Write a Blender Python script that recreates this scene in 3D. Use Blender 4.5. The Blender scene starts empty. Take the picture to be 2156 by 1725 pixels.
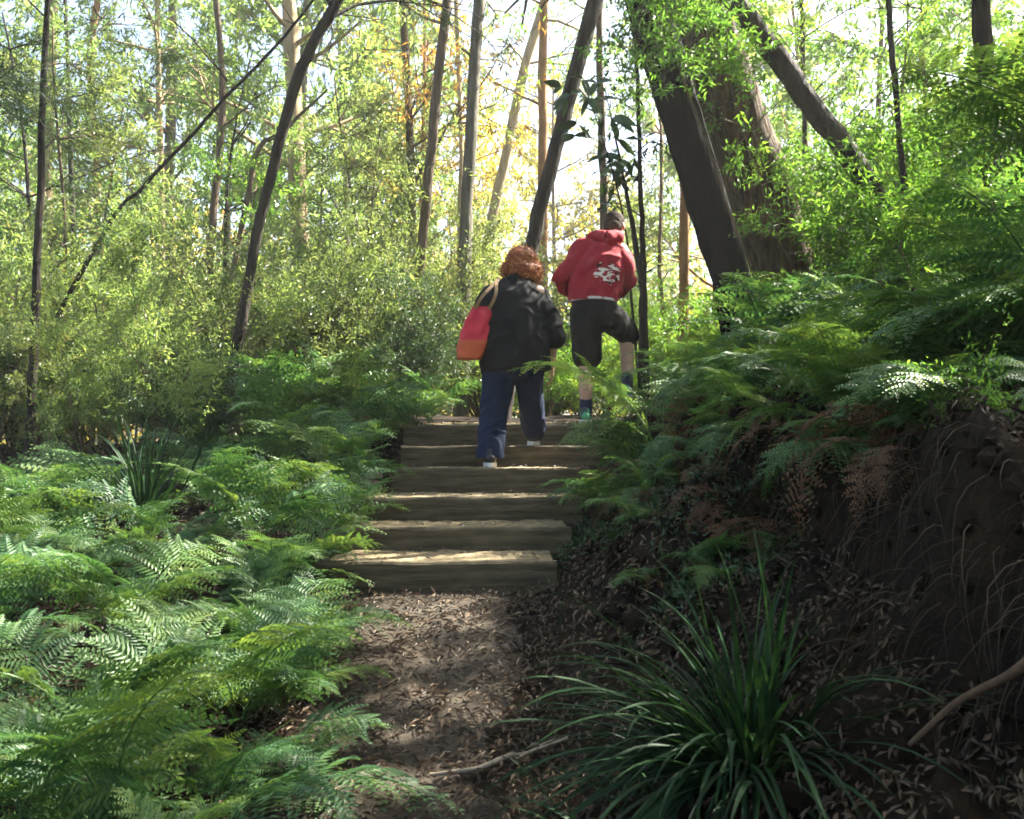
import bpy, math, random
import numpy as np
from mathutils import Vector, Matrix

# ------------------------------------------------------------------ camera, world, sun, exposure
SC = bpy.context.scene
COL = SC.collection
R = math.radians
PITCH, FPX, CAMZ = 2.26, 1900.0, 0.66          # focal length in pixels of a 2156 px wide frame
cam_d = bpy.data.cameras.new("camera")
cam = bpy.data.objects.new("camera", cam_d); COL.objects.link(cam)
cam.location = (0, 0, CAMZ)
cam.rotation_euler = (R(90 + PITCH), 0, 0)
cam_d.sensor_width = 36.0; cam_d.lens = 36.0 * FPX / 2156.0
cam_d.clip_start = 0.05; cam_d.clip_end = 3000
cam_d.dof.use_dof = True; cam_d.dof.focus_distance = 6.3; cam_d.dof.aperture_fstop = 9.0
SC.camera = cam

SUN_EL, SUN_AZ = 48.0, 60.0                     # azimuth from +Y towards +X
world = bpy.data.worlds.new("World"); SC.world = world; world.use_nodes = True
wn = world.node_tree.nodes; wl = world.node_tree.links
bg = wn["Background"]; sky = wn.new("ShaderNodeTexSky"); sky.sky_type = 'NISHITA'
sky.sun_disc = False; sky.sun_elevation = R(SUN_EL); sky.sun_rotation = R(SUN_AZ)
sky.air_density = 1.0; sky.dust_density = 3.0; sky.ozone_density = 1.0
wl.new(sky.outputs[0], bg.inputs[0]); bg.inputs[1].default_value = 0.062
sun_d = bpy.data.lights.new("sun", 'SUN'); sun_d.energy = 5.0; sun_d.angle = R(0.5); sun_d.color = (1.0, 0.94, 0.82)
sun = bpy.data.objects.new("sun", sun_d); COL.objects.link(sun)
SDIR = Vector((math.sin(R(SUN_AZ)) * math.cos(R(SUN_EL)), math.cos(R(SUN_AZ)) * math.cos(R(SUN_EL)), math.sin(R(SUN_EL))))
sun.rotation_euler = SDIR.to_track_quat('Z', 'Y').to_euler(); sun.location = SDIR * 60
SC.view_settings.view_transform = 'Standard'; SC.view_settings.look = 'None'
SC.view_settings.exposure = 3.0; SC.view_settings.gamma = 1.0
cy = SC.cycles
cy.max_bounces = 7; cy.diffuse_bounces = 4; cy.glossy_bounces = 2; cy.transmission_bounces = 5
cy.sample_clamp_indirect = 4.0; cy.use_denoising = True; cy.filter_width = 1.7
cy.use_adaptive_sampling = True; cy.adaptive_threshold = 0.02

# ------------------------------------------------------------------ helpers
_ct, _st = math.cos(R(PITCH)), math.sin(R(PITCH))
def P(px, py, Y):
    """the world point that stands at distance Y down the track in the direction of photograph pixel (px, py)"""
    a, b = (px - 1078) / FPX, (862.5 - py) / FPX
    d = (a, _ct - b * _st, _st + b * _ct)
    k = Y / d[1]
    return np.array((a * k, Y, CAMZ + d[2] * k))

def tag(o, label=None, cat=None, group=None, kind=None):
    if label: o["label"] = label
    if cat: o["category"] = cat
    if group: o["group"] = group
    if kind: o["kind"] = kind
    return o
def empty(name, loc=(0, 0, 0), rz=0.0, label=None, cat=None, group=None, scale=1.0):
    o = bpy.data.objects.new(name, None); COL.objects.link(o)
    o.location = loc; o.rotation_euler = (0, 0, rz); o.scale = (scale,) * 3
    o.empty_display_size = 0.1
    return tag(o, label, cat, group)
def obj(name, me, parent=None, loc=None, rot=None, scale=None):
    o = bpy.data.objects.new(name, me); COL.objects.link(o)
    if parent is not None: o.parent = parent
    if loc is not None: o.location = loc
    if rot is not None: o.rotation_euler = rot
    if scale is not None: o.scale = (scale,) * 3 if not hasattr(scale, '__len__') else scale
    return o

class MB:
    """collects triangles and quads as arrays, with a per-vertex value 'var'"""
    def __init__(s): s.V = []; s.F3 = []; s.F4 = []; s.M3 = []; s.M4 = []; s.A = []; s.n = 0
    def add(s, V, F, var=0.5, mat=0):
        V = np.asarray(V, float).reshape(-1, 3); F = np.asarray(F, int)
        s.V.append(V); s.A.append(np.broadcast_to(np.asarray(var, float), (len(V),)).copy())
        if F.shape[1] == 3: s.F3.append(F + s.n); s.M3.append(np.full(len(F), mat))
        else: s.F4.append(F + s.n); s.M4.append(np.full(len(F), mat))
        s.n += len(V)
    def arrays(s):
        return (np.concatenate(s.V), np.concatenate(s.F3) if s.F3 else np.zeros((0, 3), int),
                np.concatenate(s.F4) if s.F4 else np.zeros((0, 4), int), np.concatenate(s.A),
                np.concatenate(s.M3) if s.M3 else np.zeros(0, int), np.concatenate(s.M4) if s.M4 else np.zeros(0, int))
    def mesh(s, name, mats, smooth=False, off=None):
        V, F3, F4, A, M3, M4 = s.arrays()
        if off is not None: V = V - np.asarray(off, float)
        me = bpy.data.meshes.new(name)
        me.vertices.add(len(V)); me.vertices.foreach_set("co", V.astype(np.float32).ravel())
        nl = F3.size + F4.size
        me.loops.add(nl); me.polygons.add(len(F3) + len(F4))
        me.loops.foreach_set("vertex_index", np.concatenate([F3.ravel(), F4.ravel()]).astype(np.int32))
        st = np.concatenate([np.arange(len(F3)) * 3, F3.size + np.arange(len(F4)) * 4]).astype(np.int32)
        me.polygons.foreach_set("loop_start", st)
        me.polygons.foreach_set("material_index", np.concatenate([M3, M4]).astype(np.int32))
        me.polygons.foreach_set("use_smooth", np.full(len(F3) + len(F4), smooth))
        at = me.attributes.new("var", 'FLOAT', 'POINT'); at.data.foreach_set("value", A.astype(np.float32))
        me.update(calc_edges=True)
        for m in (mats if isinstance(mats, (list, tuple)) else [mats]): me.materials.append(m)
        return me

def nrm(a): return a / (np.linalg.norm(a, axis=-1, keepdims=True) + 1e-9)

def leaves(mb, Pn, D, L, W, rng, up=None, var=None, cup=0.25, mat=0, kite=0.42):
    """leaf blades folded on the midrib: base, tip and two raised sides"""
    n = len(Pn)
    if n == 0: return
    D = nrm(D)
    if up is None:
        up = rng.normal(size=(n, 3)); up[:, 2] = np.abs(up[:, 2]) + 0.8
    S = nrm(np.cross(D, up)); N = np.cross(S, D)
    L = np.broadcast_to(L, (n,))[:, None]; W = np.broadcast_to(W, (n,))[:, None]
    q = Pn + D * L * kite
    V = np.stack([Pn, q - S * W / 2 + N * W * cup, Pn + D * L - N * L * 0.06, q + S * W / 2 + N * W * cup], 1)
    i = np.arange(n) * 4
    F = np.concatenate([np.stack([i, i + 1, i + 2], 1), np.stack([i, i + 2, i + 3], 1)])
    if var is None: var = rng.random(n)
    mb.add(V.reshape(-1, 3), F, np.repeat(np.broadcast_to(var, (n,)), 4), mat)

def tube(mb, pts, rad, sides=8, rng=None, rough=0.0, var=0.5, mat=0, cap=True):
    pts = np.asarray(pts, float); n = len(pts); rad = np.broadcast_to(rad, (n,)).astype(float)
    T = np.gradient(pts, axis=0); T = nrm(T)
    ref = np.array((1.0, 0, 0)) if abs(T[0][0]) < 0.8 else np.array((0, 1.0, 0))
    a = nrm(np.cross(T, ref)); b = np.cross(T, a)
    th = np.linspace(0, 2 * np.pi, sides, endpoint=False)
    rr = np.ones((n, sides))
    if rng is not None and rough > 0:
        f = rng.normal(size=(n, sides)) * 0.5 + rng.normal(size=(1, sides)) * 0.8
        rr += rough * f
    V = pts[:, None] + (a[:, None] * np.cos(th)[None, :, None] + b[:, None] * np.sin(th)[None, :, None]) * (rad[:, None, None] * rr[..., None])
    idx = np.arange(n * sides).reshape(n, sides); nx = np.roll(idx, -1, 1)
    F = np.stack([idx[:-1], nx[:-1], nx[1:], idx[1:]], -1).reshape(-1, 4)
    V = V.reshape(-1, 3)
    mb.add(V, F, var, mat)
    if cap:
        V2 = np.concatenate([V[-sides:], pts[-1:]]); k = np.arange(sides)
        mb.add(V2, np.stack([k, (k + 1) % sides, np.full(sides, sides)], 1), var, mat)

def box(mb, x0, x1, y0, y1, z0, z1, var=0.5, mat=0, rng=None, jit=0.0, bev=0.0):
    import bmesh
    bm = bmesh.new(); bmesh.ops.create_cube(bm, size=1)
    for v in bm.verts: v.co = (x0 + (v.co.x + .5) * (x1 - x0), y0 + (v.co.y + .5) * (y1 - y0), z0 + (v.co.z + .5) * (z1 - z0))
    if bev: bmesh.ops.bevel(bm, geom=bm.edges[:], offset=bev, segments=2, affect='EDGES')
    bmesh.ops.triangulate(bm, faces=bm.faces[:])
    V = np.array([v.co[:] for v in bm.verts]); F = np.array([[v.index for v in f.verts] for f in bm.faces]); bm.free()
    mb.add(V, F, var, mat)

def smooth_path(pts, n):
    """Catmull-Rom through the given points"""
    p = np.asarray(pts, float); p = np.vstack([2 * p[0] - p[1], p, 2 * p[-1] - p[-2]])
    out = []; m = len(p) - 3
    for t in np.linspace(0, m - 1e-6, n):
        i = int(t); u = t - i
        a, b, c, d = p[i], p[i + 1], p[i + 2], p[i + 3]
        out.append(0.5 * ((2 * b) + (c - a) * u + (2 * a - 5 * b + 4 * c - d) * u * u + (3 * b - a - 3 * c + d) * u ** 3))
    return np.array(out)

# value noise for terrain, smooth and cheap
_rn = np.random.default_rng(7).random((64, 64))
def vnoise(x, y):
    xi = np.floor(x).astype(int); yi = np.floor(y).astype(int); u = x - xi; v = y - yi
    u = u * u * (3 - 2 * u); v = v * v * (3 - 2 * v)
    g = lambda i, j: _rn[i % 64, j % 64]
    return (g(xi, yi) * (1 - u) + g(xi + 1, yi) * u) * (1 - v) + (g(xi, yi + 1) * (1 - u) + g(xi + 1, yi + 1) * u) * v - 0.5

STEP_Y = [4.15, 4.65, 5.20, 5.90, 6.50, 7.15]
STEP_Z = [0.13, 0.24, 0.36, 0.51, 0.655, 0.82]
def sstep(a, b, x):
    t = np.clip((x - a) / (b - a), 0, 1); return t * t * (3 - 2 * t)
def toe(y):      # x of the bank's foot along the track
    return np.interp(y, [0, 1.5, 2.5, 3.4, 4.15, 4.65, 5.2, 5.9, 6.5, 7.15, 8.5, 11, 16], [.30, .25, .16, .13, .12, .22, .32, .42, .56, .72, 1.5, 3.2, 7])
def G(x, y):
    x = np.asarray(x, float); y = np.asarray(y, float)
    hp = np.interp(y, [-8, 4.15, 4.65, 5.2, 5.9, 6.5, 7.15, 7.35, 10, 14, 25, 60, 600], [-1.8, -0.02, .06, .16, .27, .42, .58, .78, .98, .85, -0.6, -3, -3])
    u = x - toe(y)
    H = np.interp(y, [0, 2, 4, 7, 10, 16, 30], [.95, .95, .85, .8, .6, .4, .4])
    uu = u + .22 * vnoise(x * .9 + y * 1.4 + 7, y * 1.4 + 3) + .08 * vnoise(x * 4, y * 4 + 6)
    wall = sstep(.80, 1.0, uu) * sstep(6.5, 4.0, y)
    bank = H * ((.62 - .12 * sstep(6.5, 4, y)) * sstep(-.06, .85, u) ** .8 + .38 * sstep(.5, 1.3, uu) * (1 - sstep(6.5, 4, y)) + .50 * wall) + np.clip(u - 0.9, 0, 14) * np.interp(y, [0, 6, 9, 20], [.03, .06, .30, .1])
    left = -(x + 0.95)
    lf = np.clip(left, 0, None)
    bed = .10 * sstep(-.1, .5, left) - .02 * lf - .5 * sstep(6, 20, lf)
    bed = bed - .34 * sstep(4.4, 6.8, y) * sstep(.7, 2.0, left)
    k = np.exp(-np.hypot(x, y) / 40)
    rough = 0.07 * vnoise(x * 1.3 + 3, y * 1.3) + 0.035 * vnoise(x * 4.1, y * 4.1 + 9) + (0.018 * vnoise(x * 11, y * 11) + .008 * vnoise(x * 31, y * 31)) * k
    onpath = sstep(.9, .5, np.abs(x + .35)) * (y > 3.9) * (y < 7.6)
    amp = 1 - .75 * onpath
    ub = sstep(.1, .8, u) * sstep(1.9, 1.1, u)
    rough = rough * amp + ub * (0.22 * vnoise(x * 2.3 + 8, y * 2.3) + .15 * vnoise(x * 7 + 1, y * 7) + .10 * vnoise(x * 15 + 1, y * 15) + .05 * vnoise(x * 33 + 1, y * 33))
    far = 6 * vnoise(x * .02 + 5, y * .02) * sstep(40, 150, np.hypot(x, y))
    return hp + bank + bed + rough + far
def Gf(x, y): return float(G(x, y))

# ------------------------------------------------------------------ materials
def newmat(name):
    m = bpy.data.materials.new(name); m.use_nodes = True; nt = m.node_tree
    for n in list(nt.nodes): nt.nodes.remove(n)
    out = nt.nodes.new("ShaderNodeOutputMaterial"); return m, nt, out
def ramp(nt, fac, stops):
    r = nt.nodes.new("ShaderNodeValToRGB"); e = r.color_ramp.elements
    while len(e) < len(stops): e.new(0.5)
    for i, (p, c) in enumerate(stops): e[i].position = p; e[i].color = (*c, 1)
    nt.links.new(fac, r.inputs[0]); return r.outputs[0]
def noise(nt, scale, detail=3, coord='Object', stretch=None, rough=0.55):
    tc = nt.nodes.new("ShaderNodeTexCoord"); n = nt.nodes.new("ShaderNodeTexNoise")
    n.inputs["Scale"].default_value = scale; n.inputs["Detail"].default_value = detail; n.inputs["Roughness"].default_value = rough
    src = tc.outputs[coord]
    if stretch:
        mp = nt.nodes.new("ShaderNodeMapping"); mp.inputs["Scale"].default_value = stretch
        nt.links.new(src, mp.inputs[0]); src = mp.outputs[0]
    nt.links.new(src, n.inputs["Vector"]); return n.outputs["Fac"]
def mathn(nt, op, a, b=None, clamp=False):
    m = nt.nodes.new("ShaderNodeMath"); m.operation = op; m.use_clamp = clamp
    for i, v in enumerate((a, b)):
        if v is None: continue
        if isinstance(v, (int, float)): m.inputs[i].default_value = v
        else: nt.links.new(v, m.inputs[i])
    return m.outputs[0]
def leafmat(name, stops, trans=0.45, rough=0.42, tint=(1.22, 1.14, .55), spec=0.5, tscale=1.0):
    m, nt, out = newmat(name)
    at = nt.nodes.new("ShaderNodeAttribute"); at.attribute_name = "var"
    oi = nt.nodes.new("ShaderNodeObjectInfo")
    v = mathn(nt, 'ADD', mathn(nt, 'MULTIPLY', at.outputs["Fac"], 0.62), mathn(nt, 'MULTIPLY', oi.outputs["Random"], 0.38))
    c = ramp(nt, v, stops)
    p = nt.nodes.new("ShaderNodeBsdfPrincipled"); nt.links.new(c, p.inputs["Base Color"])
    p.inputs["Roughness"].default_value = rough; p.inputs["Specular IOR Level"].default_value = spec
    t = nt.nodes.new("ShaderNodeBsdfTranslucent")
    mx = nt.nodes.new("ShaderNodeMix"); mx.data_type = 'RGBA'; mx.blend_type = 'MULTIPLY'; mx.inputs[0].default_value = 1
    nt.links.new(c, mx.inputs[6]); mx.inputs[7].default_value = (tint[0] * tscale, tint[1] * tscale, tint[2] * tscale, 1)
    nt.links.new(mx.outputs[2], t.inputs[0])
    s = nt.nodes.new("ShaderNodeMixShader"); s.inputs[0].default_value = trans
    nt.links.new(p.outputs[0], s.inputs[1]); nt.links.new(t.outputs[0], s.inputs[2]); nt.links.new(s.outputs[0], out.inputs[0])
    return m
def surf(name, stops, scale=6, detail=5, rough=0.9, bump=0.3, bscale=None, stretch=None, spec=0.3, coord='Object', bdist=0.02, usevar=0.0, sheen=0):
    m, nt, out = newmat(name)
    f = noise(nt, scale, detail, coord, stretch)
    if usevar:
        at = nt.nodes.new("ShaderNodeAttribute"); at.attribute_name = "var"
        f = mathn(nt, 'ADD', mathn(nt, 'MULTIPLY', f, 1 - usevar), mathn(nt, 'MULTIPLY', at.outputs["Fac"], usevar))
    c = ramp(nt, f, stops)
    p = nt.nodes.new("ShaderNodeBsdfPrincipled"); nt.links.new(c, p.inputs["Base Color"])
    p.inputs["Roughness"].default_value = rough; p.inputs["Specular IOR Level"].default_value = spec
    if sheen: p.inputs["Sheen Weight"].default_value = sheen
    if bump:
        b = nt.nodes.new("ShaderNodeBump"); b.inputs["Strength"].default_value = bump; b.inputs["Distance"].default_value = bdist
        nt.links.new(noise(nt, bscale or scale * 3, 6, coord, stretch), b.inputs["Height"]); nt.links.new(b.outputs[0], p.inputs["Normal"])
    nt.links.new(p.outputs[0], out.inputs[0]); return m

M = {}
M['fern'] = leafmat("fern_green", [(0, (.026, .076, .034)), (.35, (.056, .136, .050)), (.65, (.115, .205, .055)), (1, (.22, .28, .065))], trans=.42, tint=(1.18, 1.12, .58), rough=.48, spec=.45)
M['fern_dry'] = leafmat("fern_dry", [(0, (.06, .03, .015)), (.5, (.13, .062, .028)), (1, (.24, .13, .06))], trans=.3, tint=(1.1, .9, .6), rough=.6)
M['shrub'] = leafmat("shrub_olive", [(0, (.035, .065, .03)), (.3, (.10, .145, .06)), (.6, (.19, .24, .11)), (.86, (.34, .38, .21)), (1, (.38, .25, .13))], tscale=1.7, trans=.4, rough=.4, spec=.6)
M['bright'] = leafmat("shrub_bright", [(0, (.03, .085, .025)), (.5, (.09, .19, .035)), (1, (.25, .33, .07))], tscale=1.7, trans=.5, rough=.35, spec=.6)
M['gum'] = leafmat("gum_leaf", [(0, (.045, .09, .045)), (.4, (.11, .18, .075)), (.8, (.23, .30, .12)), (1, (.38, .27, .10))], tscale=1.7, trans=.5, rough=.45)
M['gold'] = leafmat("gold_leaf", [(0, (.12, .13, .03)), (.5, (.22, .20, .04)), (.85, (.33, .24, .05)), (1, (.35, .16, .04))], tscale=1.7, trans=.55, rough=.45)  # the warm backlit glow of the middle distance is put into this leaf colour
M['rust'] = leafmat("rust_leaf", [(0, (.10, .07, .03)), (.5, (.24, .13, .045)), (1, (.40, .24, .07))], trans=.5, rough=.5, tscale=1.6)
M['needle'] = leafmat("needle_leaf", [(0, (.035, .075, .04)), (.6, (.06, .11, .055)), (1, (.12, .14, .06))], trans=.35, rough=.5)
M['broad'] = leafmat("broad_leaf", [(0, (.02, .05, .02)), (1, (.05, .10, .03))], trans=.15, rough=.35)
M['sedge'] = leafmat("sedge_blade", [(0, (.006, .018, .008)), (.5, (.016, .046, .018)), (.78, (.035, .085, .028)), (.88, (.11, .18, .03)), (.95, (.20, .15, .08)), (1, (.28, .23, .14))], trans=.2, rough=.5, spec=.12)
M['litter'] = leafmat("litter_leaf", [(0, (.02, .013, .008)), (.4, (.06, .037, .022)), (.75, (.14, .095, .06)), (.93, (.28, .21, .14)), (1, (.48, .40, .30))], trans=.08, tint=(1, .85, .6), rough=.6)
M['twig'] = surf("dead_twig", [(.3, (.025, .017, .010)), (.62, (.08, .055, .034)), (.85, (.24, .19, .13))], scale=8, usevar=.6, bump=.2)
M['soil'] = None
M['bark_dark'] = surf("bark_dark", [(.3, (.012, .010, .009)), (.7, (.05, .038, .03))], scale=5, stretch=(3, 3, .5), bump=.9, bscale=10, bdist=.03)
M['bark_burnt'] = surf("bark_burnt", [(.35, (.0025, .0025, .003)), (.75, (.010, .010, .012))], scale=4, stretch=(3, 3, .4), bump=.9, bscale=9, bdist=.03, spec=.08)  # near-black base colour with very little gloss
M['bark_brown'] = surf("bark_brown", [(.32, (.02, .013, .008)), (.5, (.07, .043, .022)), (.68, (.15, .10, .05))], scale=4, stretch=(4, 4, .5), detail=9, bump=1.0, bscale=9, bdist=.04)
M['bark_mid'] = surf("bark_mid", [(.3, (.05, .035, .025)), (.7, (.17, .12, .08))], scale=6, stretch=(3, 3, .6), detail=9, bump=.7, bscale=12)
M['bark_pale'] = surf("bark_pale", [(.3, (.20, .14, .08)), (.55, (.36, .27, .16)), (.8, (.48, .38, .25))], scale=4, stretch=(3, 3, .6), detail=9, bump=.5, bscale=12)
M['bark_orange'] = surf("bark_orange", [(.3, (.16, .07, .025)), (.7, (.36, .18, .07))], scale=5, stretch=(3, 3, .6), bump=.6, bscale=12)
M['bark_grey'] = surf("bark_grey", [(.3, (.06, .055, .045)), (.7, (.17, .155, .12))], scale=6, stretch=(3, 3, .6), detail=9, bump=.6, bscale=12)
M['timber'] = surf("step_timber", [(.28, (.028, .022, .013)), (.48, (.075, .06, .034)), (.66, (.125, .10, .060)), (.82, (.20, .165, .105))], scale=3.4, stretch=(1.0, 8, 8), bump=.9, bscale=9, rough=.8, bdist=.012)
M['tread'] = surf("tread_gravel", [(.3, (.13, .095, .05)), (.6, (.24, .19, .11)), (.85, (.36, .30, .19))], scale=30, detail=8, bump=.8, bscale=55, bdist=.012)
M['root'] = surf("root_wood", [(.3, (.05, .03, .018)), (.7, (.13, .085, .05))], scale=9, stretch=(3, 3, 1), bump=.5)
M['dry_stick'] = surf("dry_stick", [(.3, (.14, .11, .08)), (.7, (.34, .28, .21))], scale=9, bump=.3)
M['moss'] = surf("moss", [(.3, (.03, .06, .012)), (.7, (.07, .12, .025))], scale=20, bump=.8, bdist=.01)

def soil(name, stops, scale):
    m, nt, out = newmat(name)
    n1 = noise(nt, scale, 8, rough=.65); n2 = noise(nt, scale * 14, 5, rough=.7)
    f = mathn(nt, 'ADD', mathn(nt, 'MULTIPLY', n1, .6), mathn(nt, 'MULTIPLY', n2, .4))
    c = ramp(nt, f, stops)
    p = nt.nodes.new("ShaderNodeBsdfPrincipled"); nt.links.new(c, p.inputs["Base Color"]); p.inputs["Roughness"].default_value = .95
    p.inputs["Specular IOR Level"].default_value = .15
    b = nt.nodes.new("ShaderNodeBump"); b.inputs["Strength"].default_value = .9; b.inputs["Distance"].default_value = .03
    nt.links.new(f, b.inputs["Height"]); nt.links.new(b.outputs[0], p.inputs["Normal"])
    nt.links.new(p.outputs[0], out.inputs[0]); return m
M['soil'] = soil("forest_soil", [(.3, (.004, .003, .002)), (.5, (.011, .007, .004)), (.62, (.028, .016, .007)), (.75, (.065, .036, .015))], 3.0)
M['pathsoil'] = soil("path_soil", [(.3, (.026, .020, .014)), (.5, (.068, .056, .043)), (.65, (.115, .097, .076)), (.8, (.22, .19, .15))], 5.0)

# ------------------------------------------------------------------ ground and path
def axis(lim_lo, lim_hi, fine_lo, fine_hi, step, grow=1.09):
    a = list(np.arange(fine_lo, fine_hi, step)); s = step; x = a[-1]
    while x < lim_hi: s = min(s * grow, 25); x += s; a.append(x)
    s = step; x = a[0]; b = []
    while x > lim_lo: s = min(s * grow, 25); x -= s; b.append(x)
    return np.array(b[::-1] + a)
def grid(xs, ys, fz):
    X, Y = np.meshgrid(xs, ys, indexing='ij'); Z = fz(X, Y)
    V = np.stack([X, Y, Z], -1).reshape(-1, 3); i = np.arange(X.size).reshape(X.shape)
    F = np.stack([i[:-1, :-1], i[1:, :-1], i[1:, 1:], i[:-1, 1:]], -1).reshape(-1, 4)
    return V, F
mb = MB(); V, F = grid(axis(-800, 800, -1.2, 3, .025), axis(-60, 1200, .8, 8, .03), G); mb.add(V, F)
tag(obj("ground", mb.mesh("ground", M['soil'], smooth=True)), "dark forest soil with leaf mould, rising to a bank on the right", "ground", kind="structure")
mb = MB()
ys = np.arange(-1.0, 4.145, .04); us = np.linspace(-1, 1, 31); VV = []
for y in ys:
    c = toe(y) - .50 + .05 * math.sin(y * 2.1); w = .46 + .05 * math.sin(y * 3.7 + 1) + .16 * float(vnoise(np.array(y * 5.3), np.array(2.5))) + .08 * float(vnoise(np.array(y * 19.), np.array(7.5)))
    x = c + us * w
    VV.append(np.stack([x, np.full_like(x, y), G(x, np.full_like(x, y)) + .014 - .06 * np.abs(us) ** 5 + .02 * np.abs(us) ** 3 * vnoise(x * 14, y * 14)], 1))
V = np.array(VV).reshape(-1, 3); i = np.arange(len(V)).reshape(len(ys), 31)
mb.add(V, np.stack([i[:-1, :-1], i[:-1, 1:], i[1:, 1:], i[1:, :-1]], -1).reshape(-1, 4))
tag(obj("path", mb.mesh("path", M['pathsoil'], smooth=True)), "trodden brown dirt path covered in fallen leaves", "path", kind="structure")

# ------------------------------------------------------------------ timber steps
rs = np.random.default_rng(11)
ordw = ["lowest", "second", "third", "fourth", "fifth", "topmost"]
left_end = [-.90, -.98, -.95, -.78, -.80, -.86]
for k in range(6):
    y0, z1 = STEP_Y[k], STEP_Z[k]; y1 = STEP_Y[k + 1] if k < 5 else 8.3
    x0 = left_end[k]; x1 = float(toe(y0)) + .085
    r = empty("timber_step", ((x0 + x1) / 2, y0, z1 - .15), 0, None, "step", "timber steps climbing the track")
    r["label"] = ["lowest timber step with a shaded face and sunlit gravel tread, next to the dirt path",
                  "second timber step up from the dirt path", "third timber step up from the dirt path",
                  "fourth timber step, under the walking woman's rear foot",
                  "fifth timber step, under the woman's front foot",
                  "topmost timber step, at the feet of the man in the red hoodie"][k]
    rb = STEP_Z[k - 1] - .05 if k else -.12
    # the board: one long sleeper with uneven worn edges
    n = 60; xs = np.linspace(x0, x1, n); mbb = MB()
    prof = np.array([(0, rb), (-.002, z1 - .012), (.006, z1 - .002), (.05, z1), (.056, z1 - .01), (.058, rb)])
    Vv = []
    for j, x in enumerate(xs):
        e = prof.copy(); e[1:4, 1] += .011 * vnoise(np.array(x * 5.), np.array(k * 3.)) + rs.normal() * .0012
        e[:4, 0] += .006 * vnoise(np.array(x * 3.), np.array(k * 7. + 2)) 
        Vv.append(np.stack([np.full(6, x), y0 + e[:, 0], e[:, 1]], 1))
    Vv = np.array(Vv).reshape(-1, 3); i = np.arange(len(Vv)).reshape(n, 6)
    mbb.add(Vv, np.stack([i[:-1, :-1], i[1:, :-1], i[1:, 1:], i[:-1, 1:]], -1).reshape(-1, 4))
    for ei in (0, n - 1): mbb.add(Vv[ei * 6:ei * 6 + 6], np.array([[0, 1, 2, 3], [0, 3, 4, 5]]))
    off = np.array(r.location)
    obj("riser_board", mbb.mesh("riser_board", M['timber'], off=off), r)
    mt = MB()
    xs2 = np.arange(x0 + .01, x1, .02); ys2 = np.arange(y0 + .05, y1 + .02, .02)
    V, F = grid(xs2, ys2, lambda X, Y: z1 - .010 + (.0 if k < 5 else 0.05 * (Y - y0)) + .014 * vnoise(X * 9, Y * 9 + k * 5) + .010 * vnoise(X * 31, Y * 31 + k) - .02 * sstep(.12, 0, X - x0))
    mt.add(V, F)
    obj("gravel_tread", mt.mesh("gravel_tread", M['tread'], smooth=True, off=off), r)

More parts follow.
